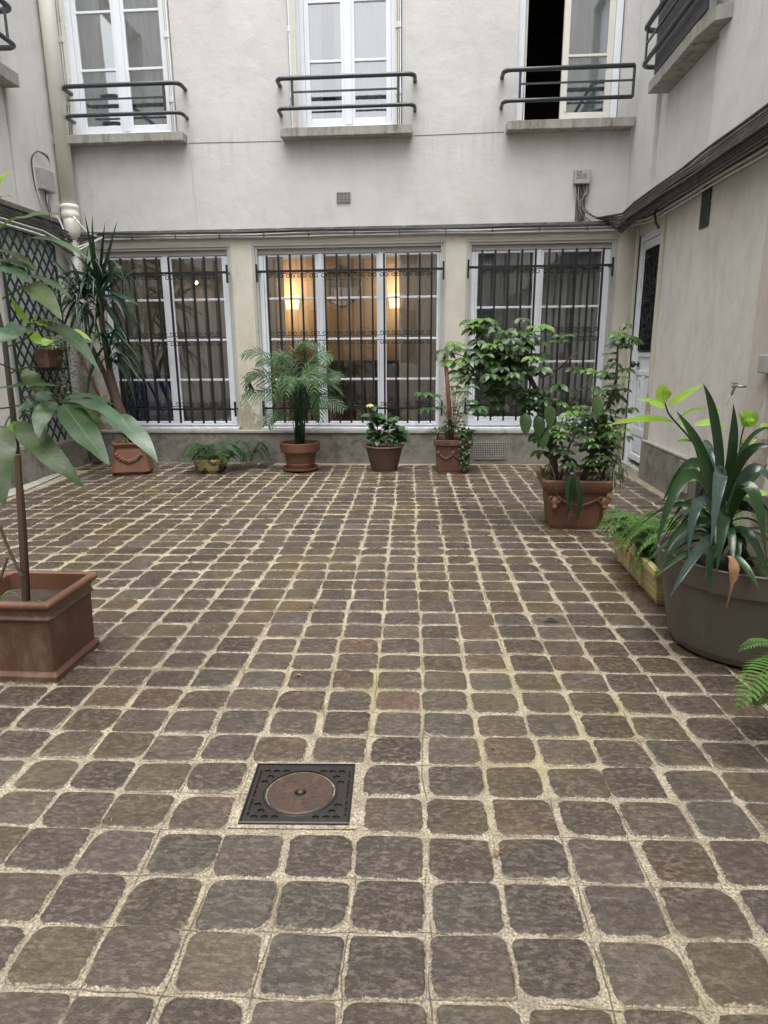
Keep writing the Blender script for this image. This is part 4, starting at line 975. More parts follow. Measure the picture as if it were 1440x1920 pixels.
# ------------------------------------------------------------------ plants and pots
def arc(a, b_, sag, n=9, side=0.0):
    # curve from a to b_ bowed upward by sag
    a, b_ = V(a), V(b_); d = b_ - a; s_ = d.cross(V((0,0,1))); s_ = s_.normalized() if s_.length > 1e-6 else V((1,0,0))
    return [a.lerp(b_, t) + V((0,0,1))*sag*4*t*(1-t) + s_*side*4*t*(1-t) for t in [k/n for k in range(n+1)]]
def bez(a, m, b_, n=10):        # passes near m
    a, m, b_ = V(a), V(m), V(b_); c_ = m*2 - (a+b_)/2
    return [a*(1-t)**2 + c_*2*t*(1-t) + b_*t*t for t in [k/n for k in range(n+1)]]
P_OVAL = lambda v: max(.0, math.sin(PI*min(1, v**.85)))**.8 + .02
P_BROAD = lambda v: max(0.0, math.sin(PI*v**.9))**.62 + .02
P_STRAP = lambda v: (min(1, .45 + v*2.2))*(1 if v < .55 else max(.02, 1-((v-.55)/.45)**1.6))
P_SWORD = lambda v: (min(1, .5+v*1.6))*max(.02, 1-v**2.2)
P_OBOV = lambda v: max(0.0, math.sin(PI*v**1.5))**.7 + .03

# --- square planter with the big leaved sapling, near left
t = thing('potted_sapling', 'large leaved sapling tied to a stake in a square terracotta planter, near left', 'potted plant', (-1.97, 2.88, 0))
cx, cy = -1.955, 2.868
q = MB(); q.sqlathe([(.222,.0),(.222,.03),(.208,.045),(.205,.05),(.212,.31),(.214,.312),(.198,.312)], cx, cy, 0, .93, .006); pot = q.build('planter', M['terracotta_old'], t, bevel=.004)
q = MB(); q.sqlathe([(.222,.312),(.224,.32),(.216,.33),(.218,.358),(.226,.363)], cx, cy, 0, .93, .006, False); q.build('planter_band', M['terra_band'], pot, bevel=.003)
q = MB(); q.sqlathe([(.215,.362),(.236,.368),(.246,.380),(.246,.394),(.236,.404),(.212,.404),(.205,.395),(.200,.25)], cx, cy, 0, .93, .012, False); q.build('rim', M['terracotta'], pot, bevel=.006)
q = MB(); q.box(cx-.2, cx+.2, cy-.185, cy+.185, .24, .315); q.build('soil', M['soil'], t)
q = MB(); tr = [P(50,1125,2.80), P(42,960,2.82), P(32,850,2.84), P(20,740,2.85), P(8,640,2.86), P(-20,520,2.86), P(-45,400,2.86), P(-60,300,2.86)]
tr2 = []
for a, c in zip(tr, tr[1:]):
    for s_ in range(4): tr2.append(a.lerp(c, s_/4) + V((rnd(-.002,.002), 0, 0)))
q.tube(tr2, [.017-.00035*k for k in range(len(tr2))], 8); q.build('trunk', M['bark_dark'], t, smooth=True)
q = MB(); q.bar(P(49,1150,2.78), P(33,852,2.78), .026, .018); q.build('stake', M['stake'], t, bevel=.003)
q = MB(); q.tube([P(40,1080,2.75), P(12,1020,2.76), P(0,985,2.76)], .007, 6); q.tube([P(-4,1100,2.72), P(14,1045,2.74)], .006, 6); q.build('twig', M['bark'], t)
LV = [  # base px, middle px, tip px, depth base, depth tip, width m, material
 ((-5,432),(40,408),(118,402),2.75,2.55,.075,'leaf_olive'), ((30,452),(100,450),(172,492),2.7,2.5,.035,'leaf_big'),
 ((-20,470),(30,478),(70,512),2.8,2.6,.035,'leaf_olive'), ((-15,500),(22,505),(52,530),2.8,2.55,.085,'leaf_silver'),
 ((40,538),(70,545),(116,600),2.7,2.5,.10,'leaf_olive'), ((50,515),(95,530),(136,562),2.75,2.55,.035,'leaf_big'),
 ((-10,490),(25,490),(70,512),2.85,2.6,.05,'leaf_olive'),
 ((66,618),(30,620),(-20,652),2.75,2.5,.11,'leaf_silver'), ((88,612),(130,628),(182,690),2.75,2.45,.075,'leaf_big'),
 ((50,610),(75,640),(104,636),2.85,2.9,.06,'leaf_young'), ((-20,735),(40,722),(112,724),2.8,2.5,.04,'leaf_big'),
 ((38,700),(60,712),(92,765),2.9,2.9,.08,'leaf_olive'), ((100,738),(70,750),(32,772),2.7,2.6,.075,'leaf_silver'),
 ((108,755),(82,775),(72,822),2.65,2.5,.085,'leaf_big'), ((120,758),(150,800),(205,872),2.62,2.35,.125,'leaf_big'),
 ((128,752),(190,765),(248,815),2.62,2.4,.065,'leaf_silver'), ((188,782),(240,800),(296,868),2.7,2.5,.10,'leaf_silver'),
 ((34,790),(75,835),(158,915),2.65,2.45,.12,'leaf_olive'), ((12,800),(-5,850),(8,950),2.6,2.4,.15,'leaf_olive'),
 ((-10,860),(-25,900),(-20,960),2.6,2.45,.12,'leaf_big'), ((120,750),(165,742),(215,760),2.7,2.9,.04,'leaf_big'),
 ((34,790),(18,812),(5,830),2.8,2.8,.07,'leaf_young'), ((120,752),(160,770),(196,800),2.72,2.8,.05,'leaf_olive'),
 ((56,606),(40,590),(20,556),2.8,2.75,.035,'leaf_young'), ((56,606),(66,596),(76,586),2.78,2.72,.03,'leaf_young'),
 ((56,606),(85,608),(102,628),2.78,2.7,.03,'leaf_young'), ((60,608),(95,600),(112,612),2.78,2.7,.03,'leaf_olive'),
 ((-15,400),(0,345),(22,322),2.8,2.7,.05,'leaf_young'), ((-10,380),(8,368),(24,372),2.8,2.7,.025,'leaf_young'),
 ((120,630),(140,622),(172,640),2.8,2.75,.04,'leaf_young'), ((100,630),(160,640),(190,640),2.8,2.9,.02,'leaf_big')]
for (b0, m0, e0, d0, d1, wd, mt) in LV:
    q = MB(); q.ribbon(bez(P(*b0, d0), P(*m0, (d0+d1)/2), P(*e0, d1), 22), wd*.9, P_OVAL, nrm=(.25,-.55,.8), fold=.14, wave=.14)
    q.build('leaf', M[mt], t, smooth=True)
q = MB()
for a, m, c in (((44,755),(80,742),(122,755)), ((40,735),(80,725),(106,755)), ((38,700),(20,690),(-5,680)), ((40,770),(70,772),(100,775)), ((32,790),(20,780),(8,802)), ((44,748),(60,742),(100,740)), ((10,640),(30,630),(58,606)), ((10,650),(40,640),(66,618)), ((20,700),(45,690),(70,690)), ((36,760),(10,765),(-10,765)), ((58,606),(75,612),(120,630)), ((36,785),(50,775),(62,800)), ((5,560),(30,545),(42,540))):
    q.tube(bez(P(*a,2.84), P(*m,2.76), P(*c,2.68), 6), .0035, 5)
q.build('leaf_stalks', M['leaf_olive'], t, smooth=True)
def tuft(parent, cx, cy, z, n, L, m, w_=.012, name='grass_leaf', up=.6, out_=1.0, droop=.8):
    for k in range(n):
        a = rnd(0, 2*PI); l = L*rnd(.6, 1.1); u = rnd(.25, 1.0)*up
        b0 = V((cx+rnd(-.02,.02), cy+rnd(-.02,.02), z)); dr_ = V((math.cos(a), math.sin(a), 0))
        m1 = b0 + dr_*l*.38*out_ + V((0,0,l*u)); e1 = b0 + dr_*l*.8*out_ + V((0,0,l*(u*.9 - droop*rnd(.3,1.0))))
        q = MB(); q.ribbon(bez(b0, m1, e1, 8), w_*rnd(.7,1.2), P_SWORD, fold=.3, tone=rnd(0,1)); q.build(name, M[m], parent, smooth=True)
tuft(t, -2.06, 2.76, .31, 16, .15, 'leaf_spider', .011, 'spider_leaf', droop=.3); tuft(t, -1.84, 2.80, .31, 12, .11, 'leaf_spider', .010, 'spider_leaf', droop=.25)

# --- yucca in the corner
t = thing('potted_yucca', 'tall twin headed yucca in a garlanded terracotta pot in the left corner', 'potted plant', (-3.82, 8.05, 0))
q = MB(); q.sqlathe([(.20,.0),(.205,.02),(.235,.05),(.225,.10),(.19,.30),(.175,.34),(.185,.37),(.205,.385),(.205,.41),(.19,.415),(.165,.40),(.16,.33),(.01,.33)], -3.81, 8.03, math.radians(14), 1, .05); pot = q.build('pot', M['terracotta'], t, bevel=.004)
q = MB()
for s0 in (-.12, .0):
    pass
ang = math.radians(14)
def rot2(x, y): return (-3.81 + x*math.cos(ang) - y*math.sin(ang), 8.03 + x*math.sin(ang) + y*math.cos(ang))
for k in range(30):
    u = k/29; x = -.15+.30*u; z = .27 - .09*math.sin(PI*u) + .012*math.sin(k*2.1); X_, Y_ = rot2(x, -.205-.01*math.sin(PI*u)); q.ball((X_, Y_, z), .021, 7, 5)
q.build('garland_relief', M['terracotta'], pot, smooth=True)
q = MB(); q.sqlathe([(.16,.30),(.16,.35)], -3.81, 8.03, ang, 1, .03); q.add([(-3.95,7.9,.35),(-3.67,7.9,.35),(-3.67,8.16,.35),(-3.95,8.16,.35)], [(0,1,2,3)]); q.build('soil', M['soil'], t)
tuft(t, -3.86, 7.95, .36, 30, .24, 'leaf_spider', .014, 'spider_leaf', droop=.35)
q = MB(); q.tube([(-3.74,8.05,.34), P(222,760,8.05), P(210,712,8.08), P(205,690,8.1)], [.062,.055,.042,.035], 12); trk = q.build('trunk', M['bark'], t, smooth=True)
headA, headB, headC = P(186,540,8.0), P(158,560,8.1), P(203,650,7.95)
q = MB(); q.tube([P(206,700,8.1), P(196,640,8.05), P(188,590,8.0), headA + V((0,0,-.05))], [.035,.03,.028,.03], 10); q.build('stem', M['bark'], t, smooth=True)
q = MB(); q.tube([(-3.86,8.12,.34), P(196,700,8.2), P(166,640,8.15), headB + V((0,0,-.05))], [.035,.032,.03,.03], 10); q.build('stem', M['bark'], t, smooth=True)
def sword(px0, d0, pxm, pxe, d1, wd, m='leaf_yucca', par=t):
    q = MB(); q.ribbon(bez(P(*px0, d0), P(*pxm, (d0+d1)/2), P(*pxe, d1), 10), wd, P_SWORD, nrm=(.1,-.8,.5), fold=.25, tone=rnd(0,1)); q.build('sword_leaf', M[m], par, smooth=True)
for s_ in (((180,520),(172,470),(158,398)), ((184,520),(176,470),(173,403)), ((188,520),(192,470),(197,416)), ((190,530),(205,470),(220,413)), ((186,540),(150,512),(112,520)), ((186,545),(225,500),(248,560)), ((190,540),(230,570),(250,640)), ((188,560),(215,600),(240,650)), ((190,550),(230,520),(272,498)), ((186,560),(150,545),(118,570)), ((186,560),(215,560),(235,600)), ((180,560),(140,560),(110,600)), ((184,530),(165,500),(140,478)), ((190,560),(225,620),(232,700)), ((190,600),(220,640),(255,740)), ((195,620),(225,660),(270,720)), ((190,580),(170,620),(150,690)), ((195,650),(170,700),(165,760)), ((188,560),(205,520),(215,492)), ((200,670),(235,700),(256,768)),
           ((190,540),(240,560),(262,575))):
    sword(s_[0], 8.0, s_[1], s_[2], 8.0 + rnd(-.35,.15), .055)
for s_ in (((155,550),(140,505),(118,470)), ((158,550),(160,500),(168,455)), ((150,555),(115,520),(105,545)), ((155,560),(120,570),(95,610)), ((158,560),(180,540),(200,560)), ((150,560),(128,590),(112,650)), ((158,555),(145,520),(128,505)), ((160,570),(135,610),(130,680)), ((160,575),(180,610),(190,660)), ((150,550),(110,500),(98,490))):
    sword(s_[0], 8.1, s_[1], s_[2], 8.1 + rnd(-.3,.15), .05)
for k in range(125):
    hd = (headA, headB, headC, headA)[k % 4]; a = rnd(0, 2*PI); l = rnd(.35,.95); u = rnd(-.25,.7)
    b0 = hd + V((rnd(-.02,.02), 0, rnd(-.35,.08))); d_ = V((math.cos(a), math.sin(a)*.8, 0))
    q = MB(); q.ribbon(bez(b0, b0 + d_*l*.42 + V((0,0,l*(u*.5+.12))), b0 + d_*l*.8 + V((0,0,l*(u-.45))), 8), rnd(.022,.045), P_SWORD, fold=.3, tone=rnd(0,1)); q.build('sword_leaf', M['leaf_yucca'], t, smooth=True)
q = MB(); q.tube([P(148,660,8.2), P(178,725,8.2), P(208,795,8.15)], .017, 8); tag(q.build('leaning_stick', M['bamboo'], smooth=True), 'reddish stick leaning in the corner behind the yucca', 'stick')

# --- trellis with hanging pot
t = thing('trellis', 'dark green diamond trellis fixed to the left wall', 'trellis', (LX+.03, 7.95, .4))
ty0, ty1, tz0 = 7.36, 8.44, .40
def ttop(y): return 2.80 + .12*math.sin(PI*(y-ty0)/(ty1-ty0))
sl = 1.28
def clip_slat(c_, s_):      # line z = c_ + s_*sl*(y-ty0)
    pts = []
    for k in range(61):
        y = ty0 + (ty1-ty0)*k/60; z = c_ + s_*sl*(y-ty0)
        if tz0 <= z <= ttop(y): pts.append((y, z))
    return pts
for s_, xo in ((1, .028), (-1, .038)):
    c_ = tz0 - 1.4 if s_ > 0 else tz0 + .05
    while c_ < 4.4:
        p_ = clip_slat(c_, s_)
        if len(p_) > 2:
            q = MB(); q.bar((LX+xo, *p_[0]), (LX+xo, *p_[-1]), .008, .026, up=V((1,0,0))); 
            q.v = []; q.f = []; q.uv = []; q.tone = []
            a, c2 = V((LX+xo, *p_[0])), V((LX+xo, *p_[-1])); d_ = (c2-a).normalized(); nn = V((1,0,0)).cross(d_)
            vs = [p + nn*h*.014 + V((e*.004,0,0)) for p in (a, c2) for h, e in ((-1,-1),(1,-1),(1,1),(-1,1))]
            q.add(vs, [(0,1,2,3),(7,6,5,4),(0,4,5,1),(1,5,6,2),(2,6,7,3),(3,7,4,0)]); q.build('slat', M['trellis'], t)
        c_ += .2
q = MB()
for y in (ty0, ty1): q.box(LX+.022, LX+.045, y-.012, y+.012, tz0, ttop(y))
q.tube([(LX+.034, ty0+(ty1-ty0)*k/12, ttop(ty0+(ty1-ty0)*k/12)) for k in range(13)], .013, 6); q.build('frame', M['trellis'], t)
t = thing('hanging_pot', 'small red pot hung on the trellis with a greyish trailing plant', 'potted plant', (LX+.12, 7.9, 1.3))
q = MB(); q.add([(LX+.05,7.74,1.33),(LX+.19,7.74,1.33),(LX+.19,8.02,1.33),(LX+.05,8.02,1.33),(LX+.04,7.71,1.55),(LX+.22,7.71,1.55),(LX+.22,8.05,1.55),(LX+.04,8.05,1.55)], [(0,3,2,1),(4,5,6,7),(0,1,5,4),(1,2,6,5),(2,3,7,6),(3,0,4,7)]); q.build('pot', M['terracotta_old'], t, bevel=.006)
q = MB(); q.box(LX+.04, LX+.2, 7.70, 8.06, 1.30, 1.325); q.build('pot_holder', M['iron'], t)
q = MB(); rr = random.Random(5)
for k in range(700):
    f = rr.random()
    if k < 240: y = 7.78 + rr.uniform(-.14,.34); z = 1.60 + rr.uniform(-.05,.10)
    else: y = 8.06 + rr.gauss(0,.10) + f*.06; z = 1.60 - f*.85
    x = LX+.15 + rr.uniform(-.08,.18)
    a = rr.uniform(0,2*PI); d_ = V((math.cos(a), math.sin(a), rr.uniform(-.6,.4)))*.045; q.ribbon([V((x,y,z)), V((x,y,z))+d_*.5, V((x,y,z))+d_], .030, P_BROAD, nrm=(rr.uniform(-1,1), rr.uniform(-1,1), 1), fold=.2, tone=rr.random())
q.build('trailing_foliage', M['leaf_grey'], t, kind='stuff')

# --- generic fern frond
def frond(mb, pts, wd, n=18, lw=.022, tone=None, taper=True, droopy=.15):
    pts = [V(p) for p in pts]; m = len(pts)-1
    mb.tube(pts, .0025, 4)
    for k in range(1, n+1):
        u = k/(n+1); i = min(int(u*m), m-1); f = u*m-i; p = pts[i].lerp(pts[i+1], f); tg = (pts[i+1]-pts[i]).normalized()
        s_ = tg.cross(V((0,0,1)));  s_ = s_.normalized() if s_.length > .1 else V((1,0,0))
        L = wd*(math.sin(PI*min(1, (u*.88+.12)))**.8 if taper else 1)*rnd(.85,1.1)
        for sg in (-1, 1):
            d_ = (s_*sg + tg*.45).normalized()*L; d_.z -= L*droopy
            mb.ribbon([p, p + d_*.5 + V((0,0,.006)), p + d_], lw, P_STRAP, nrm=s_.cross(tg)*-1 if False else (0,0,1), fold=.15, tone=rnd(0,1) if tone is None else tone)
def fernplant(parent, cx, cy, z, n, L, wd, m, spread=1.0, up=.55, amin=0, amax=2*PI, lw=.018, nl=18, rx=.03):
    for k in range(n):
        a = amin + (amax-amin)*(k+rnd(.1,.9))/n; l = L*rnd(.7,1.1); d_ = V((math.cos(a), math.sin(a), 0))*spread
        b0 = V((cx+rnd(-rx,rx), cy+rnd(-rx,rx)*.6, z)); u = up*rnd(.5,1.2)
        q = MB(); frond(q, bez(b0, b0 + d_*l*.45 + V((0,0,l*u)), b0 + d_*l*.9 + V((0,0,l*(u*.3-.15))), 10), wd*rnd(.8,1.1), nl, lw); q.build('frond', M[m], parent)

# --- cream bowl with fern
t = thing('potted_fern', 'fern in a low cream pot stained dark, third pot from the left wall', 'potted plant', (-2.82, 8.12, 0))
q = MB(); q.lathe([(.0,.0),(.155,.0),(.19,.05),(.225,.16),(.235,.165),(.235,.185),(.215,.185),(.20,.14),(.0,.14)], -2.82, 8.14, 32); q.build('pot', M['cream_pot'], t, smooth=False, bevel=.002)
fernplant(t, -2.82, 8.14, .15, 20, .44, .13, 'leaf_fern_dark', lw=.016, nl=22, rx=.10, up=.5)
t = thing('fern', 'loose fern tumbling over the ground right of the stained cream pot', 'fern', (-2.42, 8.35, 0))
fernplant(t, -2.42, 8.40, .06, 14, .36, .11, 'leaf_fern_dark', lw=.014, nl=20, rx=.08, up=.8)

# --- parlour palm
t = thing('potted_palm', 'bushy parlour palm in a round terracotta pot on a saucer', 'potted plant', (-1.68, 8.26, 0))
q = MB(); q.lathe([(.0,.012),(.16,.012),(.235,.03),(.24,.055),(.225,.055),(.20,.03),(.0,.028)], -1.68, 8.26, 40); q.build('saucer', M['terracotta'], t, smooth=False, bevel=.002)
q = MB(); q.lathe([(.0,.03),(.165,.03),(.178,.07),(.185,.10),(.180,.11),(.212,.255),(.245,.258),(.25,.27),(.257,.37),(.245,.375),(.235,.37),(.225,.33),(.0,.33)], -1.68, 8.26, 44); q.build('pot', M['terracotta'], t, bevel=.002)
q = MB(); q.lathe([(.0,.345),(.228,.34)], -1.68, 8.26, 24); q.build('soil', M['soil'], t)
PL = [((556,730),(500,668),(452,668),8.1),((560,730),(560,650),(612,655),8.3),((565,720),(590,670),(626,672),8.2),((556,740),(500,700),(458,712),8.1),((565,740),(610,705),(640,708),8.1),
      ((560,750),(500,735),(452,745),8.1),((568,750),(605,745),(648,770),7.95),((556,760),(530,700),(505,760),7.9),((560,750),(545,690),(520,655),8.4),((562,740),(575,680),(560,648),8.3),
      ((556,790),(520,775),(500,800),8.0),((566,770),(590,740),(600,790),7.9),((560,740),(575,700),(590,740),7.8),((556,745),(545,705),(535,745),7.8),((566,750),(620,720),(632,742),8.4),
      ((556,730),(520,680),(480,680),8.4),((560,740),(600,690),(618,700),8.4),((560,745),(480,705),(470,735),8.2),((560,730),(530,670),(512,690),8.0),((562,730),(585,690),(605,720),8.0)]
for (a, m_, c, dd) in PL:
    q = MB(); base = V((-1.68+rnd(-.06,.06), 8.26+rnd(-.05,.05), .34))
    A, Mm, E_ = P(*a, 8.25), P(*m_, (8.25+dd)/2), P(*c, dd)
    q.tube(bez(base, base.lerp(A, .5)+V((rnd(-.03,.03),0,0)), A, 6), .006, 5)
    pts = bez(A, Mm, E_, 12); mm = len(pts)-1; q.tube(pts, .003, 4)
    for k in range(1, 19):
        u = k/19; i = min(int(u*mm), mm-1); p = pts[i].lerp(pts[i+1], u*mm-i); tg = (pts[i+1]-pts[i]).normalized()
        s_ = tg.cross(V((0,-.6,.8))).normalized(); L = .19*(math.sin(PI*(u*.8+.15))**.7)*rnd(.85,1.1)
        for sg in (-1, 1):
            d_ = (s_*sg*.8 + tg*.75).normalized(); e = p + d_*L + V((0,0,-L*.35*rnd(.5,1.2)))
            q.ribbon([p, p.lerp(e,.35)+V((0,0,.012)), p.lerp(e,.7)+V((0,0,.006)), e], .022, P_SWORD, nrm=(0,-.5,.8), fold=.2, tone=rnd(0,1))
    q.build('frond', M['leaf_palm'], t)
q = MB()
for k in range(26): 
    a = rnd(0,2*PI); r = rnd(0,.09); b0 = V((-1.68+r*math.cos(a), 8.26+r*math.sin(a), .34)); q.tube([b0, b0+V((rnd(-.06,.06), rnd(-.04,.04), rnd(.25,.5))), b0+V((rnd(-.14,.14), rnd(-.08,.08), rnd(.5,.7)))], .006, 5)
q.build('canes', M['leaf_palm'], t, smooth=True)
q = MB(); q.tube(bez(P(570,815,8.1), P(585,805,8.0), P(607,790,8.0), 6), .003, 4); q.build('twig', M['bark'], t)

# --- hydrangea bowl
t = thing('potted_hydrangea', 'leggy hydrangea with one pale flower head in a brown bowl pot', 'potted plant', (-.60, 8.32, 0))
q = MB(); q.lathe([(.0,.0),(.155,.0),(.165,.01),(.235,.30),(.248,.302),(.255,.315),(.25,.33),(.232,.33),(.222,.29),(.0,.29)], -.60, 8.32, 40); q.build('pot', M['terra_brown'], t, bevel=.002)
q = MB(); q.lathe([(.0,.30),(.225,.30)], -.60, 8.32, 24); q.build('soil', M['soil'], t)
stems = []
q = MB()
for a, m_, c in (((706,838),(700,800),(694,765)), ((712,838),(708,800),(712,780)), ((725,838),(728,800),(722,790)), ((735,838),(742,810),(738,788)), ((745,838),(752,820),(748,805))):
    pts = bez(P(*a,8.3), P(*m_,8.28), P(*c,8.25), 8); stems.append(pts); q.tube(pts, .006, 6)
q.build('stem', M['bark'], t, smooth=True)
def leaf_at(p, a, el, L, wd, m, par, prof=P_BROAD, name='leaf', n=5):
    d_ = V((math.cos(a)*math.cos(el), math.sin(a)*math.cos(el), math.sin(el)))
    q = MB(); q.ribbon(bez(p, p + d_*L*.5 + V((0,0,L*.06)), p + d_*L + V((0,0,-L*.12)), n), wd, prof, nrm=(rnd(-.2,.2), -.45, .9), fold=.2, wave=.05, tone=rnd(0,1)); q.build(name, M[m], par, smooth=True)
for pts in stems:
    for k in range(2, 9):
        for s_ in range(3):
            leaf_at(pts[k], rnd(0,2*PI), rnd(-.2,.6), rnd(.08,.15), rnd(.06,.10), 'leaf_fatsia' if random.random() < .75 else 'leaf_bush', t)
for k in range(26): leaf_at(V((-.6+rnd(-.19,.19), 8.3+rnd(-.15,.12), .33+rnd(0,.10))), rnd(0,2*PI), rnd(0,.8), rnd(.08,.13), rnd(.06,.09), 'leaf_bush' if k % 3 else 'leaf_fatsia', t)
q = MB(); fc = P(694,762,8.2)
for k in range(60): a = rnd(0,2*PI); r = rnd(0,.055); q.ball((fc.x+r*math.cos(a), fc.y+r*math.sin(a), fc.z+.02-r*.4+rnd(-.006,.006)), .010, 5, 3)
q.build('flower_head', M['flower'], t)
q = MB(); q.tube(bez(P(693,765,8.2), P(685,715,8.2), P(681,664,8.2), 6), .004, 4); q.build('thin_cane', M['stake'], t)

# --- relief pot: fatsia, ivy, spider plants, bamboo stake
t = thing('potted_fatsia', 'fatsia, ivy and spider plants around a bamboo cane in a square relief terracotta pot', 'potted plant', (.27, 8.33, 0))
q = MB(); q.sqlathe([(.20,.0),(.205,.03),(.215,.30),(.22,.335),(.24,.345),(.243,.375),(.243,.41),(.235,.415),(.215,.41),(.21,.34),(.01,.34)], .275, 8.36, 0, 1, .02); pot = q.build('pot', M['terracotta_old'], t, bevel=.003)
q = MB()
for k in range(26): u = k/25; x = .10+.35*u; q.ball((x, 8.145, .24-.06*abs(math.sin(2*PI*u))), .018, 7, 5, (1,.7,1))
for x in (.09,.275,.46): q.ball((x, 8.145, .25), .032, 8, 6, (1,.5,1))
q.build('relief', M['terracotta_old'], pot, smooth=True)
q = MB(); q.box(.08,.47, 8.17, 8.55, .34,.36); q.build('soil', M['soil'], t)
q = MB(); q.tube([P(848,860,8.25), P(842,760,8.22), P(834,656,8.2)], [.030,.028,.024], 10); q.build('bamboo_cane', M['bamboo'], t, smooth=True)
def palmate(p, face_a, L, nlf, m, par, name='leaf', wd=.3, tilt=-.15, spread=1.9*PI/1.0, prof=P_OVAL, nrm=(0,-.35,.9), n=5):
    q = MB()
    for k in range(nlf):
        a = face_a + (k/(nlf-1)-.5)*spread if nlf > 1 else face_a
        l = L*(1 - .25*abs(k/(nlf-1)-.5)*2)*rnd(.9,1.08); d_ = V((math.cos(a), math.sin(a), tilt+rnd(-.1,.1))).normalized()
        q.ribbon(bez(p, p + d_*l*.5 + V((0,0,l*.08)), p + d_*l + V((0,0,-l*.14)), n), l*wd, prof, nrm=nrm, fold=.15, tone=rnd(0,1))
    return q.build(name, M[m], par, smooth=True)
for (px, py, dd, L) in ((795,738,8.1,.17),(812,742,8.2,.15),(880,752,8.15,.17),(896,765,8.1,.17),(900,775,8.2,.15),(866,735,8.3,.17),(850,725,8.35,.15),(806,766,8.05,.16),(860,712,8.3,.13),(885,725,8.4,.14)):
    p = P(px, py, dd); palmate(p, rnd(-2.2,-1.0), L, 8, 'leaf_fatsia', t, wd=.34, spread=5.0)
    q = MB(); q.tube(bez((.27+rnd(-.03,.03), 8.35, .5), V((.27, 8.35, .75)).lerp(p, .5), p, 6), .004, 5); q.build('leaf_stalk', M['leaf_fatsia'], t)
for k in range(30): palmate(P(rnd(825,885), rnd(760,815), 8.2+rnd(-.1,.2)), rnd(0,6.2), rnd(.07,.12), 6, 'leaf_bush', t, wd=.3, spread=5.4)
for k in range(10):
    leaf_at(P(838+rnd(-14,14), 668+rnd(-8,25), 8.2), rnd(0,2*PI), rnd(-.3,.6), rnd(.07,.13), .035, 'leaf_bush_new', t, P_OVAL)
q = MB(); 
for k in range(170):
    f = rnd(0,1); x = .42 + rnd(-.10,.08)*(1-f*.6); z = .46 - f*.42 if k > 60 else .42+rnd(0,.14); y = 8.10 + rnd(-.02,.02) if k > 60 else 8.2+rnd(-.06,.1)
    a = rnd(0,2*PI); d_ = V((math.cos(a)*.6, -.5, math.sin(a)*.5-.3))*.05; q.ribbon([V((x,y,z)), V((x,y,z))+d_*.5, V((x,y,z))+d_], .034, P_BROAD, nrm=(rnd(-.3,.3),-1,.4), fold=.15, tone=rnd(0,1))
q.build('ivy', M['leaf_bush'], t, kind='stuff')
tuft(t, .07, 8.22, .42, 16, .26, 'leaf_spider', .016, 'spider_leaf', droop=.9); tuft(t, .52, 8.3, .42, 14, .24, 'leaf_spider', .016, 'spider_leaf', droop=.7); tuft(t, .2, 8.25, .42, 10, .18, 'leaf_spider', .014, 'spider_leaf', up=1.0, droop=.2)

# --- big terracotta planter with the tall shrub
t = thing('potted_shrub', 'tall sprawling evergreen shrub in a large square terracotta pot with ram heads', 'potted plant', (1.25, 5.70, 0))
BX, BY = 1.245, 5.705; ang = math.radians(-3)
q = MB(); q.sqlathe([(.205,.0),(.212,.02),(.218,.05),(.245,.30),(.25,.325),(.272,.335),(.278,.345),(.286,.36),(.296,.39),(.300,.425),(.292,.44),(.275,.44),(.262,.42),(.258,.35),(.01,.35)], BX, BY, ang, .95, .035); pot = q.build('pot', M['terracotta'], t, bevel=.003)
q = MB(); q.box(BX-.25, BX+.25, BY-.235, BY+.235, .35, .385); q.build('soil', M['soil'], t)
for sx in (-.205, .205):
    q = MB(); X_ = BX+sx; Y_ = BY-.245+.01
    q.ball((X_, Y_-.015, .25), .040, 12, 8, (.9,.8,1.25))
    for s_ in (-1, 1):
        q.tube([(X_+s_*(.022+.030*(1-.5*k/12)*math.sin(k/12*5.2)), Y_-.025, .27+.030*(1-.5*k/12)*math.cos(k/12*5.2)) for k in range(13)], .010, 6)
    q.ball((X_, Y_-.045, .215), .022, 8, 6, (1,.8,1)); q.build('ram_head', M['terracotta'], pot, smooth=True)
q = MB()
for k in range(22): u = k/21; q.ball((BX-.15+.30*u, BY-.242, .27-.05*math.sin(PI*u)), .016, 6, 4, (1,.6,1))
q.build('swag_relief', M['terracotta'], pot, smooth=True)
BR = []
def branch(px, r0, r1, d, mat_='bark', nm='trunk'):
    pts = [P(x, y, dd) for (x, y), dd in zip(px, d)]; P2 = []
    for a, c in zip(pts, pts[1:]):
        for s_ in range(5): P2.append(a.lerp(c, s_/5))
    P2.append(pts[-1])
    for _ in range(2): P2 = [P2[0]] + [(P2[i-1]+P2[i]+P2[i+1])/3 for i in range(1, len(P2)-1)] + [P2[-1]]
    q = MB(); n = len(P2); q.tube(P2, [r0+(r1-r0)*k/(n-1) for k in range(n)], 8); q.build(nm, M[mat_], t, smooth=True); return P2
b1 = branch([(1040,905),(1036,840),(1030,780),(1005,730),(985,690),(985,640),(990,610)], .038, .006, [5.7,5.7,5.7,5.7,5.7,5.75,5.75])
b2 = branch([(1090,905),(1108,860),(1128,800),(1145,750),(1155,720),(1158,660),(1160,622)], .030, .004, [5.7,5.7,5.65,5.6,5.6,5.6,5.6])
b3 = branch([(1010,735),(975,740),(940,720),(905,690),(870,668),(845,660)], .012, .003, [5.7,5.65,5.6,5.6,5.6,5.6], nm='branch')
b4 = branch([(1000,720),(965,680),(930,640),(900,612),(888,598)], .012, .003, [5.7,5.7,5.7,5.7,5.7], nm='branch')
b5 = branch([(1045,820),(1060,765),(1090,730),(1120,700),(1128,695)], .007, .003, [5.7,5.6,5.5,5.5,5.5], nm='branch')
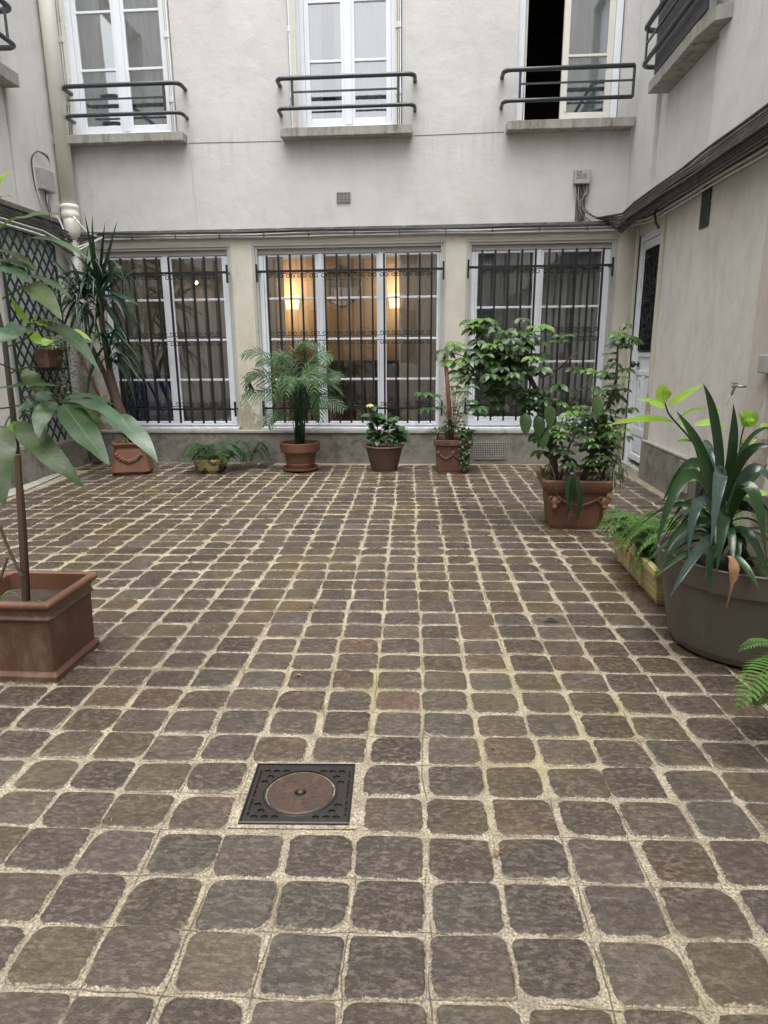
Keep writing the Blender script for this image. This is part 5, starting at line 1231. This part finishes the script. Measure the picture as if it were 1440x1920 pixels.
b6 = branch([(1020,705),(1050,690),(1068,672),(1084,660)], .010, .006, [5.7,5.6,5.5,5.5], nm='branch')
b7 = branch([(1050,900),(1065,840),(1085,800),(1100,785)], .012, .004, [5.6,5.55,5.5,5.5], nm='branch')
b8 = branch([(1105,860),(1135,815),(1170,795),(1195,790)], .008, .003, [5.6,5.5,5.5,5.5], nm='branch')
def whorl(p, L, m='leaf_bush', droop=-.35, nlf=None, wd=.40):
    palmate(p, rnd(0,2*PI), L, nlf or random.choice((5,6,7)), m, t, 'leaf_whorl', wd=wd, tilt=droop, spread=5.3, prof=P_OBOV, nrm=(rnd(-.3,.3),-.55,.8), n=4)
cnt = 0
clusters = [(b1, 3, 30, 24, .13), (b2, 8, 30, 14, .11), (b3, 4, 25, 26, .12), (b4, 4, 20, 22, .12)]
for pts, i0, i1, n, sp_ in clusters:
    for k in range(n):
        i = int(rnd(i0, min(i1, len(pts)-1))); p = pts[i] + V((rnd(-sp_,sp_), rnd(-.16,.12), rnd(-sp_,sp_*1.1)))
        m = 'leaf_bush_new' if random.random() < .10 else 'leaf_bush'
        whorl(p, rnd(.085,.13), m, rnd(-.7,-.1))
for (x, y, d, n, sx, sy, L) in ((930,665,5.6,34,58,38,.11),(960,690,5.5,16,70,50,.10),(1090,760,5.6,14,60,40,.08),(1130,850,5.6,10,40,30,.08),(1010,800,5.65,8,26,40,.09),(900,650,5.6,12,40,35,.11),(880,690,5.55,12,34,28,.11),(985,670,5.6,14,36,45,.10),(1000,740,5.6,12,30,40,.10),(945,710,5.5,12,40,26,.10),(1155,760,5.55,16,28,45,.085),(1160,680,5.55,10,28,45,.085),(1165,640,5.6,4,24,12,.10),(1150,820,5.5,10,28,24,.085)):
    for k in range(n):
        whorl(P(x+random.gauss(0,sx*.55), y+random.gauss(0,sy*.55), d+rnd(-.15,.2)), L*rnd(.8,1.15), 'leaf_bush_new' if random.random() < .13 else 'leaf_bush', rnd(-.7,0))
for (x, y) in ((895,603),(880,612),(905,600),(950,622),(1005,615),(1018,612),(985,625),(860,660),(1160,625),(1172,632),(1045,642),(1055,632),(1075,690),(1120,700),(1095,695)):
    whorl(P(x, y, 5.6+rnd(-.1,.1)), .12, 'leaf_bush_new' if random.random() < .55 else 'leaf_bush', rnd(-.3,.15))
for k in range(105):       # dense glossy lower clump (a second shrub in the same pot)
    x = rnd(1040,1150); y = rnd(770,880); 
    if (x-1095)**2/60**2 + (y-820)**2/62**2 > 1: continue
    whorl(P(x, y, 5.55+rnd(-.2,.12)), rnd(.06,.10), 'leaf_bush_new' if random.random() < .22 and y < 830 else 'leaf_bush', rnd(-.5,.2), wd=.38)
for k in range(5):
    leaf_at(P(*((985,775),(1010,780),(1018,800),(1120,740),(1030,760))[k], 5.4), -PI/2, -1.2, .17, .10, 'leaf_bush', t, P_BROAD)
q = MB(); q.bar(P(1040,905,5.75), P(1038,755,5.75), .045, .02); q.build('stake', M['bamboo'], t)
for (x, y) in ((1020,895),(1150,890),(1160,900),(1130,895)):
    p = P(x, y, 5.6); tuft(t, p.x, p.y, .42, 11, .30, 'leaf_spider' if x != 1130 else 'leaf_strap', .018, 'spider_leaf', droop=1.0)
for (a, m_, c) in (((1068,885),(1075,900),(1062,975)), ((1075,890),(1088,930),(1080,980)), ((1062,880),(1066,930),(1070,960))):
    q = MB(); q.ribbon(bez(P(*a,5.42), P(*m_,5.36), P(*c,5.36), 8), .045, P_STRAP, nrm=(0,-1,.2), fold=.2); q.build('strap_leaf', M['leaf_strap'], t, smooth=True)

# --- yellow trough with ferns
t = thing('trough_planter', 'long pale yellow plastic trough full of bright ferns beside the big grey pot', 'planter', (1.44, 4.22, 0))
x0, x1, y0, y1 = 1.345, 1.53, 3.76, 4.68
def troughbox(mb, g0, z0, g1, z1):
    mb.add([(x0+g0,y0+g0,z0),(x1-g0,y0+g0,z0),(x1-g0,y1-g0,z0),(x0+g0,y1-g0,z0),(x0+g1,y0+g1,z1),(x1-g1,y0+g1,z1),(x1-g1,y1-g1,z1),(x0+g1,y1-g1,z1)], [(0,3,2,1),(4,5,6,7),(0,1,5,4),(1,2,6,5),(2,3,7,6),(3,0,4,7)])
q = MB()
troughbox(q, .012, .012, -.004, .055); troughbox(q, -.002, .058, -.010, .102); troughbox(q, -.008, .105, -.018, .150); troughbox(q, -.016, .153, -.026, .198)
body = q.build('trough', M['yellow_plastic'], t, bevel=.004)
q = MB(); troughbox(q, .02, .0, -.018, .205); q.build('liner', M['yellow_plastic'], body)
q = MB(); e = -.036
for bx_ in ((x0+e, x0+.005, y0+e, y1-e), (x1-.005, x1-e, y0+e, y1-e), (x0+.005, x1-.005, y0+e, y0+.005), (x0+.005, x1-.005, y1-.005, y1-e)): q.box(*bx_, .200, .243)
q.build('rim', M['yellow_plastic'], body, bevel=.005)
for yy in (3.99, 4.22, 4.45): q = MB(); q.box(x0-.034, x0-.024, yy-.006, yy+.006, .06, .20); q.build('rib', M['yellow_plastic'], body)
q = MB(); q.box(x0, x1, y0, y1, .205, .222); q.build('soil', M['soil'], t)
for yy in (3.82, 3.95, 4.08, 4.22, 4.36, 4.50, 4.62):
    fernplant(t, 1.43, yy, .21, 9, .26, .065, 'leaf_fern', spread=1, up=.7, lw=.015, nl=15, rx=.05)
for (a, m_, c) in (((1180,1000),(1150,975),(1108,1003)), ((1225,1010),(1185,1010),(1145,1035)), ((1230,1030),(1205,1040),(1188,1075)), ((1205,980),(1170,965),(1130,972)), ((1240,1000),(1200,985),(1165,1030))):
    q = MB(); frond(q, bez(P(*a,4.1), P(*m_,4.0), P(*c,3.95), 12), .075, 22, .011, tone=.9); q.build('frond', M['leaf_fern'], t)
q = MB()
for k in range(520):
    x, y = rnd(1.34,1.53), rnd(3.78,4.66); z = .225+rnd(0,.10); a = rnd(0,2*PI); d_ = V((math.cos(a), math.sin(a), rnd(0,1)))*.035
    q.ribbon([V((x,y,z)), V((x,y,z))+d_*.5, V((x,y,z))+d_], .016, P_OVAL, nrm=(rnd(-1,1),rnd(-1,1),1), fold=.1, tone=rnd(0,1))
q.build('undergrowth', M['leaf_fern'], t, kind='stuff')
# leafy plant between trough and pot
t = thing('leafy_plant', 'low bright leafy plant behind the big grey pot', 'plant', (1.75, 4.05, 0))
q = MB(); q.lathe([(.0,.0),(.13,.0),(.16,.22),(.17,.22),(.17,.25),(.15,.25),(.14,.2),(.0,.2)], 1.78, 4.08, 24); q.build('pot', M['terracotta_old'], t)
for k in range(46): leaf_at(V((1.76+rnd(-.17,.17), 4.05+rnd(-.2,.2), .30+rnd(-.02,.22))), rnd(0,2*PI), rnd(-.2,.5), rnd(.07,.13), rnd(.05,.08), 'leaf_fern' if k % 2 else 'leaf_fatsia', t)

# --- big taupe pot with cordyline
t = thing('potted_cordyline', 'dark strap leaved plant in a very large grey brown round pot, near right', 'potted plant', (1.62, 3.27, 0))
cx, cy = 1.615, 3.275
q = MB(); q.lathe([(.0,.012),(.30,.012),(.335,.022),(.352,.06),(.375,.18),(.398,.30),(.412,.385),(.416,.388),(.428,.392),(.444,.50),(.449,.505),(.447,.512),(.436,.512),(.428,.495),(.418,.43),(.0,.43)], cx, cy, 72); q.build('pot', M['taupe'], t, smooth=False, bevel=.0015)
q = MB(); q.lathe([(.0,.44),(.42,.44)], cx, cy, 40, .01); q.build('soil', M['soil'], t)
CL = [((1352,925),(1340,800),(1318,719),3.2,3.15,.062,'leaf_strap'),((1357,925),(1372,840),(1375,757),3.2,3.2,.060,'leaf_strap'),((1342,920),(1310,838),(1267,770),3.2,3.25,.060,'leaf_strap'),
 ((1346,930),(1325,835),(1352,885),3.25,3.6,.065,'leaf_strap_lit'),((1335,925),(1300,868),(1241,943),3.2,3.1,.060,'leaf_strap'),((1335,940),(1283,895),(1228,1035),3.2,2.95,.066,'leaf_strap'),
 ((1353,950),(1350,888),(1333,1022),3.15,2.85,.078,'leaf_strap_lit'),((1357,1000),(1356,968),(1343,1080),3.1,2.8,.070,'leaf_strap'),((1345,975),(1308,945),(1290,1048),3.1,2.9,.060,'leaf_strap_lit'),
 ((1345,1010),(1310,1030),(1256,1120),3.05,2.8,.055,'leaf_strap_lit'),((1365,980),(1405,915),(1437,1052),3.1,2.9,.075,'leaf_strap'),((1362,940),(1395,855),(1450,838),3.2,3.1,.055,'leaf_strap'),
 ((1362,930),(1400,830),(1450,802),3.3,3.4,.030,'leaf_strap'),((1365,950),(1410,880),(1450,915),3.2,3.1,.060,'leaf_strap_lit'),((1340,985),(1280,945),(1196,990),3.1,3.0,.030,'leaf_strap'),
 ((1340,1020),(1290,1035),(1224,1085),3.0,2.85,.028,'leaf_strap'),((1345,1030),(1330,1050),(1334,1130),2.95,2.82,.036,'leaf_strap'),((1370,1040),(1395,1060),(1425,1108),2.95,2.8,.040,'leaf_strap'),
 ((1365,1010),(1400,1000),(1428,1062),3.1,2.9,.065,'leaf_strap'),((1360,960),(1400,950),(1455,985),3.1,3.2,.06,'leaf_strap'),((1350,960),(1320,940),(1285,960),3.3,3.6,.05,'leaf_strap'),
 ((1358,940),(1400,905),(1440,870),3.3,3.5,.05,'leaf_strap'),((1350,985),(1285,985),(1240,1060),3.15,2.95,.045,'leaf_strap'),((1360,920),(1384,860),(1402,830),3.3,3.4,.04,'leaf_strap')]
for (a, m_, c, d0, d1, wd, mt) in CL:
    dip = V((0,0,0)); b0 = P(*a, d0)
    q = MB(); q.ribbon(bez(b0, P(*m_, (d0+d1)/2), P(*c, d1), 14), wd*.84, P_STRAP, nrm=(.1,-.85,.5), fold=.3, tone=rnd(0,1)); q.build('strap_leaf', M[mt], t, smooth=True)
q = MB(); q.tube([(cx-.02,cy-.02,.43), P(1352,960,3.2), P(1352,915,3.2)], [.035,.028,.016], 10); q.build('stem', M['leaf_strap'], t, smooth=True)
for k in range(34):
    a = rnd(0,2*PI); l = rnd(.22,.42); b0 = P(1353,1010,3.2) + V((0,0,rnd(-.10,.16))); d_ = V((math.cos(a), math.sin(a), 0)); u = rnd(.1,.7)
    q = MB(); q.ribbon(bez(b0, b0+d_*l*.45+V((0,0,l*u*.7)), b0+d_*l*.9+V((0,0,l*(u*.4-.35))), 9), rnd(.03,.055), P_STRAP, fold=.3, tone=rnd(0,1)); q.build('strap_leaf', M['leaf_strap'], t, smooth=True)
q = MB(); q.ribbon(bez(P(1366,1042,2.86), P(1374,1075,2.80), P(1361,1140,2.79), 12), .042, lambda v: P_OVAL(v) if v < .6 else max(.14, P_OVAL(v)*.4), nrm=(0,-1,.3), fold=.6, wave=.3); q.build('dry_leaf', M['dry'], t, smooth=True)
for k in range(40): leaf_at(V((cx+rnd(-.34,.3), cy+rnd(-.32,.2), .45+rnd(0,.07))), rnd(0,2*PI), rnd(0,.6), rnd(.04,.09), rnd(.03,.05), 'leaf_bush', t)
# --- lime leaved stems behind it
t = thing('potted_sprouts', 'lime green sprouting shrub with lanky stems rising behind the big grey pot', 'potted plant', (1.85, 3.65, 0))
q = MB(); q.lathe([(.0,.0),(.12,.0),(.15,.22),(.16,.22),(.16,.25),(.14,.25),(.13,.2),(.0,.2)], 1.98, 3.78, 24); q.build('pot', M['terracotta_old'], t)
q = MB(); 
def stem_(px, ds, r=.007):
    pts = [P(x, y, d) for (x, y), d in zip(px, ds)]; P2 = []
    for a, c in zip(pts, pts[1:]):
        for s_ in range(4): P2.append(a.lerp(c, s_/4))
    P2.append(pts[-1])
    for _ in range(2): P2 = [P2[0]] + [(P2[i-1]+P2[i]+P2[i+1])/3 for i in range(1, len(P2)-1)] + [P2[-1]]
    q.tube(P2, [r*(1-.4*k/len(P2)) for k in range(len(P2))], 7)
stem_([(1345,1010),(1322,915),(1308,850),(1300,828),(1270,795),(1252,775),(1247,755)], [3.7,3.65,3.6,3.6,3.55,3.5,3.5])
stem_([(1385,960),(1386,880),(1387,830),(1395,800)], [3.8,3.8,3.8,3.8], .006)
q.build('stem', M['bark_dark'], t, smooth=True)
SL = [((1247,757),(1243,738),(1250,722),3.5,3.5,.088,'leaf_lime'),((1252,762),(1280,742),(1319,720),3.5,3.45,.040,'leaf_lime'),((1248,763),(1222,752),(1192,748),3.5,3.5,.030,'leaf_lime'),((1248,764),(1232,758),(1218,757),3.45,3.4,.045,'leaf_lime'),
 ((1264,792),(1210,785),(1140,797),3.52,3.4,.040,'leaf_young'),((1266,790),(1300,768),(1330,768),3.55,3.6,.016,'leaf_young'),((1330,768),(1342,768),(1352,771),3.6,3.6,.04,'leaf_lime'),
 ((1270,802),(1280,798),(1290,798),3.6,3.6,.04,'leaf_lime'),((1300,798),(1335,792),(1362,803),3.7,3.7,.045,'leaf_lime'),((1395,800),(1388,785),(1384,778),3.8,3.75,.05,'leaf_lime'),
 ((1395,800),(1400,783),(1390,768),3.8,3.8,.085,'leaf_lime'),((1396,800),(1408,785),(1416,772),3.8,3.75,.075,'leaf_lime'),((1395,800),(1404,790),(1414,790),3.75,3.7,.05,'leaf_young'),
 ((1388,825),(1402,828),(1420,823),3.8,3.8,.04,'leaf_lime'),((1388,828),(1395,835),(1405,836),3.8,3.8,.03,'leaf_young'),((1425,800),(1435,798),(1450,801),3.8,3.8,.03,'leaf_lime'),
 ((1325,905),(1308,895),(1290,903),3.6,3.5,.05,'leaf_lime'),((1300,828),(1285,826),(1268,827),3.6,3.55,.02,'leaf_young'),((1325,900),(1315,880),(1318,870),3.65,3.7,.05,'leaf_lime'),
 ((1360,885),(1372,870),(1371,860),3.8,3.8,.05,'leaf_young'),((1400,930),(1415,925),(1440,928),3.7,3.6,.07,'leaf_lime'),((1395,960),(1380,950),(1370,960),3.6,3.6,.06,'leaf_lime'),((1330,960),(1310,945),(1300,948),3.6,3.6,.05,'leaf_young')]
for (a, m_, c, d0, d1, wd, mt) in SL:
    q = MB(); q.ribbon(bez(P(*a,d0), P(*m_,(d0+d1)/2), P(*c,d1), 10), wd, P_OVAL, nrm=(.1,-.75,.65), fold=.15, wave=.08, tone=rnd(0,1)); q.build('leaf', M[mt], t, smooth=True)
# --- fern at the right edge
t = thing('potted_fern', 'bright fern reaching in low at the right edge below the big grey pot', 'potted plant', (1.72, 2.45, 0))
q = MB(); q.lathe([(.0,.0),(.09,.0),(.12,.16),(.13,.16),(.13,.19),(.11,.19),(.10,.15),(.0,.15)], 1.72, 2.45, 24); q.build('pot', M['terracotta_old'], t)
for (a, m_, c, d0, d1, w_, lw) in (((1500,1240),(1440,1205),(1384,1222),2.45,2.3,.045,.016), ((1500,1230),(1440,1250),(1382,1332),2.4,2.15,.085,.022), ((1500,1260),(1450,1290),(1415,1325),2.4,2.2,.07,.02), ((1500,1230),(1430,1240),(1393,1280),2.4,2.3,.02,.01)):
    q = MB(); frond(q, bez(P(*a,d0), P(*m_,(d0+d1)/2), P(*c,d1), 14), w_, 22, lw, tone=.8, droopy=.05); q.build('frond', M['leaf_fern'], t)
fernplant(t, 1.72, 2.45, .17, 10, .30, .07, 'leaf_fern', lw=.018, nl=16, amin=-1.2, amax=2.4)

# --- small litter on the setts
for (x, y, lb_, s_) in ((1035,1167,'small curled dead leaf on the setts right of the middle',.05), (586,1140,'dark chip lying in a joint of the setts near the centre',.03)):
    d = ray(x, y); p = EYE + d*(-1.49/d.z)
    q = MB(); q.ribbon([p+V((-s_,0,.006)), p+V((-s_*.3,.01,.018)), p+V((s_*.4,0,.012)), p+V((s_,.01,.02))], s_*.7, P_OVAL, fold=.7); tag(q.build('dead_leaf', M['bark_dark']), lb_, 'leaf')

q = MB(); rl = random.Random(77)
for k in range(46):
    x, y = rl.uniform(-3.8, 2.2), rl.uniform(1.2, 8.4)
    if abs(x) > y*.6 + .4: continue
    a = rl.uniform(0, 2*PI); l = rl.uniform(.008, .022); d_ = V((math.cos(a), math.sin(a), 0))*l; p = V((x, y, .012))
    q.ribbon([p-d_, p+V((0,0,.005)), p+d_], l*rl.uniform(.4,1.1), P_OVAL, fold=.5)
q.build('leaf_litter', M['dry'], None, kind='stuff')

# ------------------------------------------------------------------ groups of look-alike kinds
GR = {'lamp': 'lit wall lamps in the room behind the middle window', 'curtain': 'curtains behind the window panes', 'vent': 'air vents in the walls',
      'potted plant': 'potted plants standing round the court', 'junction box': 'junction boxes on the walls', 'cables': 'cable bundles along the side walls',
      'cable': 'pale conduits along the walls', 'building': 'buildings round the court'}
for o in bpy.data.objects:
    if o.parent is None and o.get('category') in GR and 'group' not in o: o['group'] = GR[o['category']]
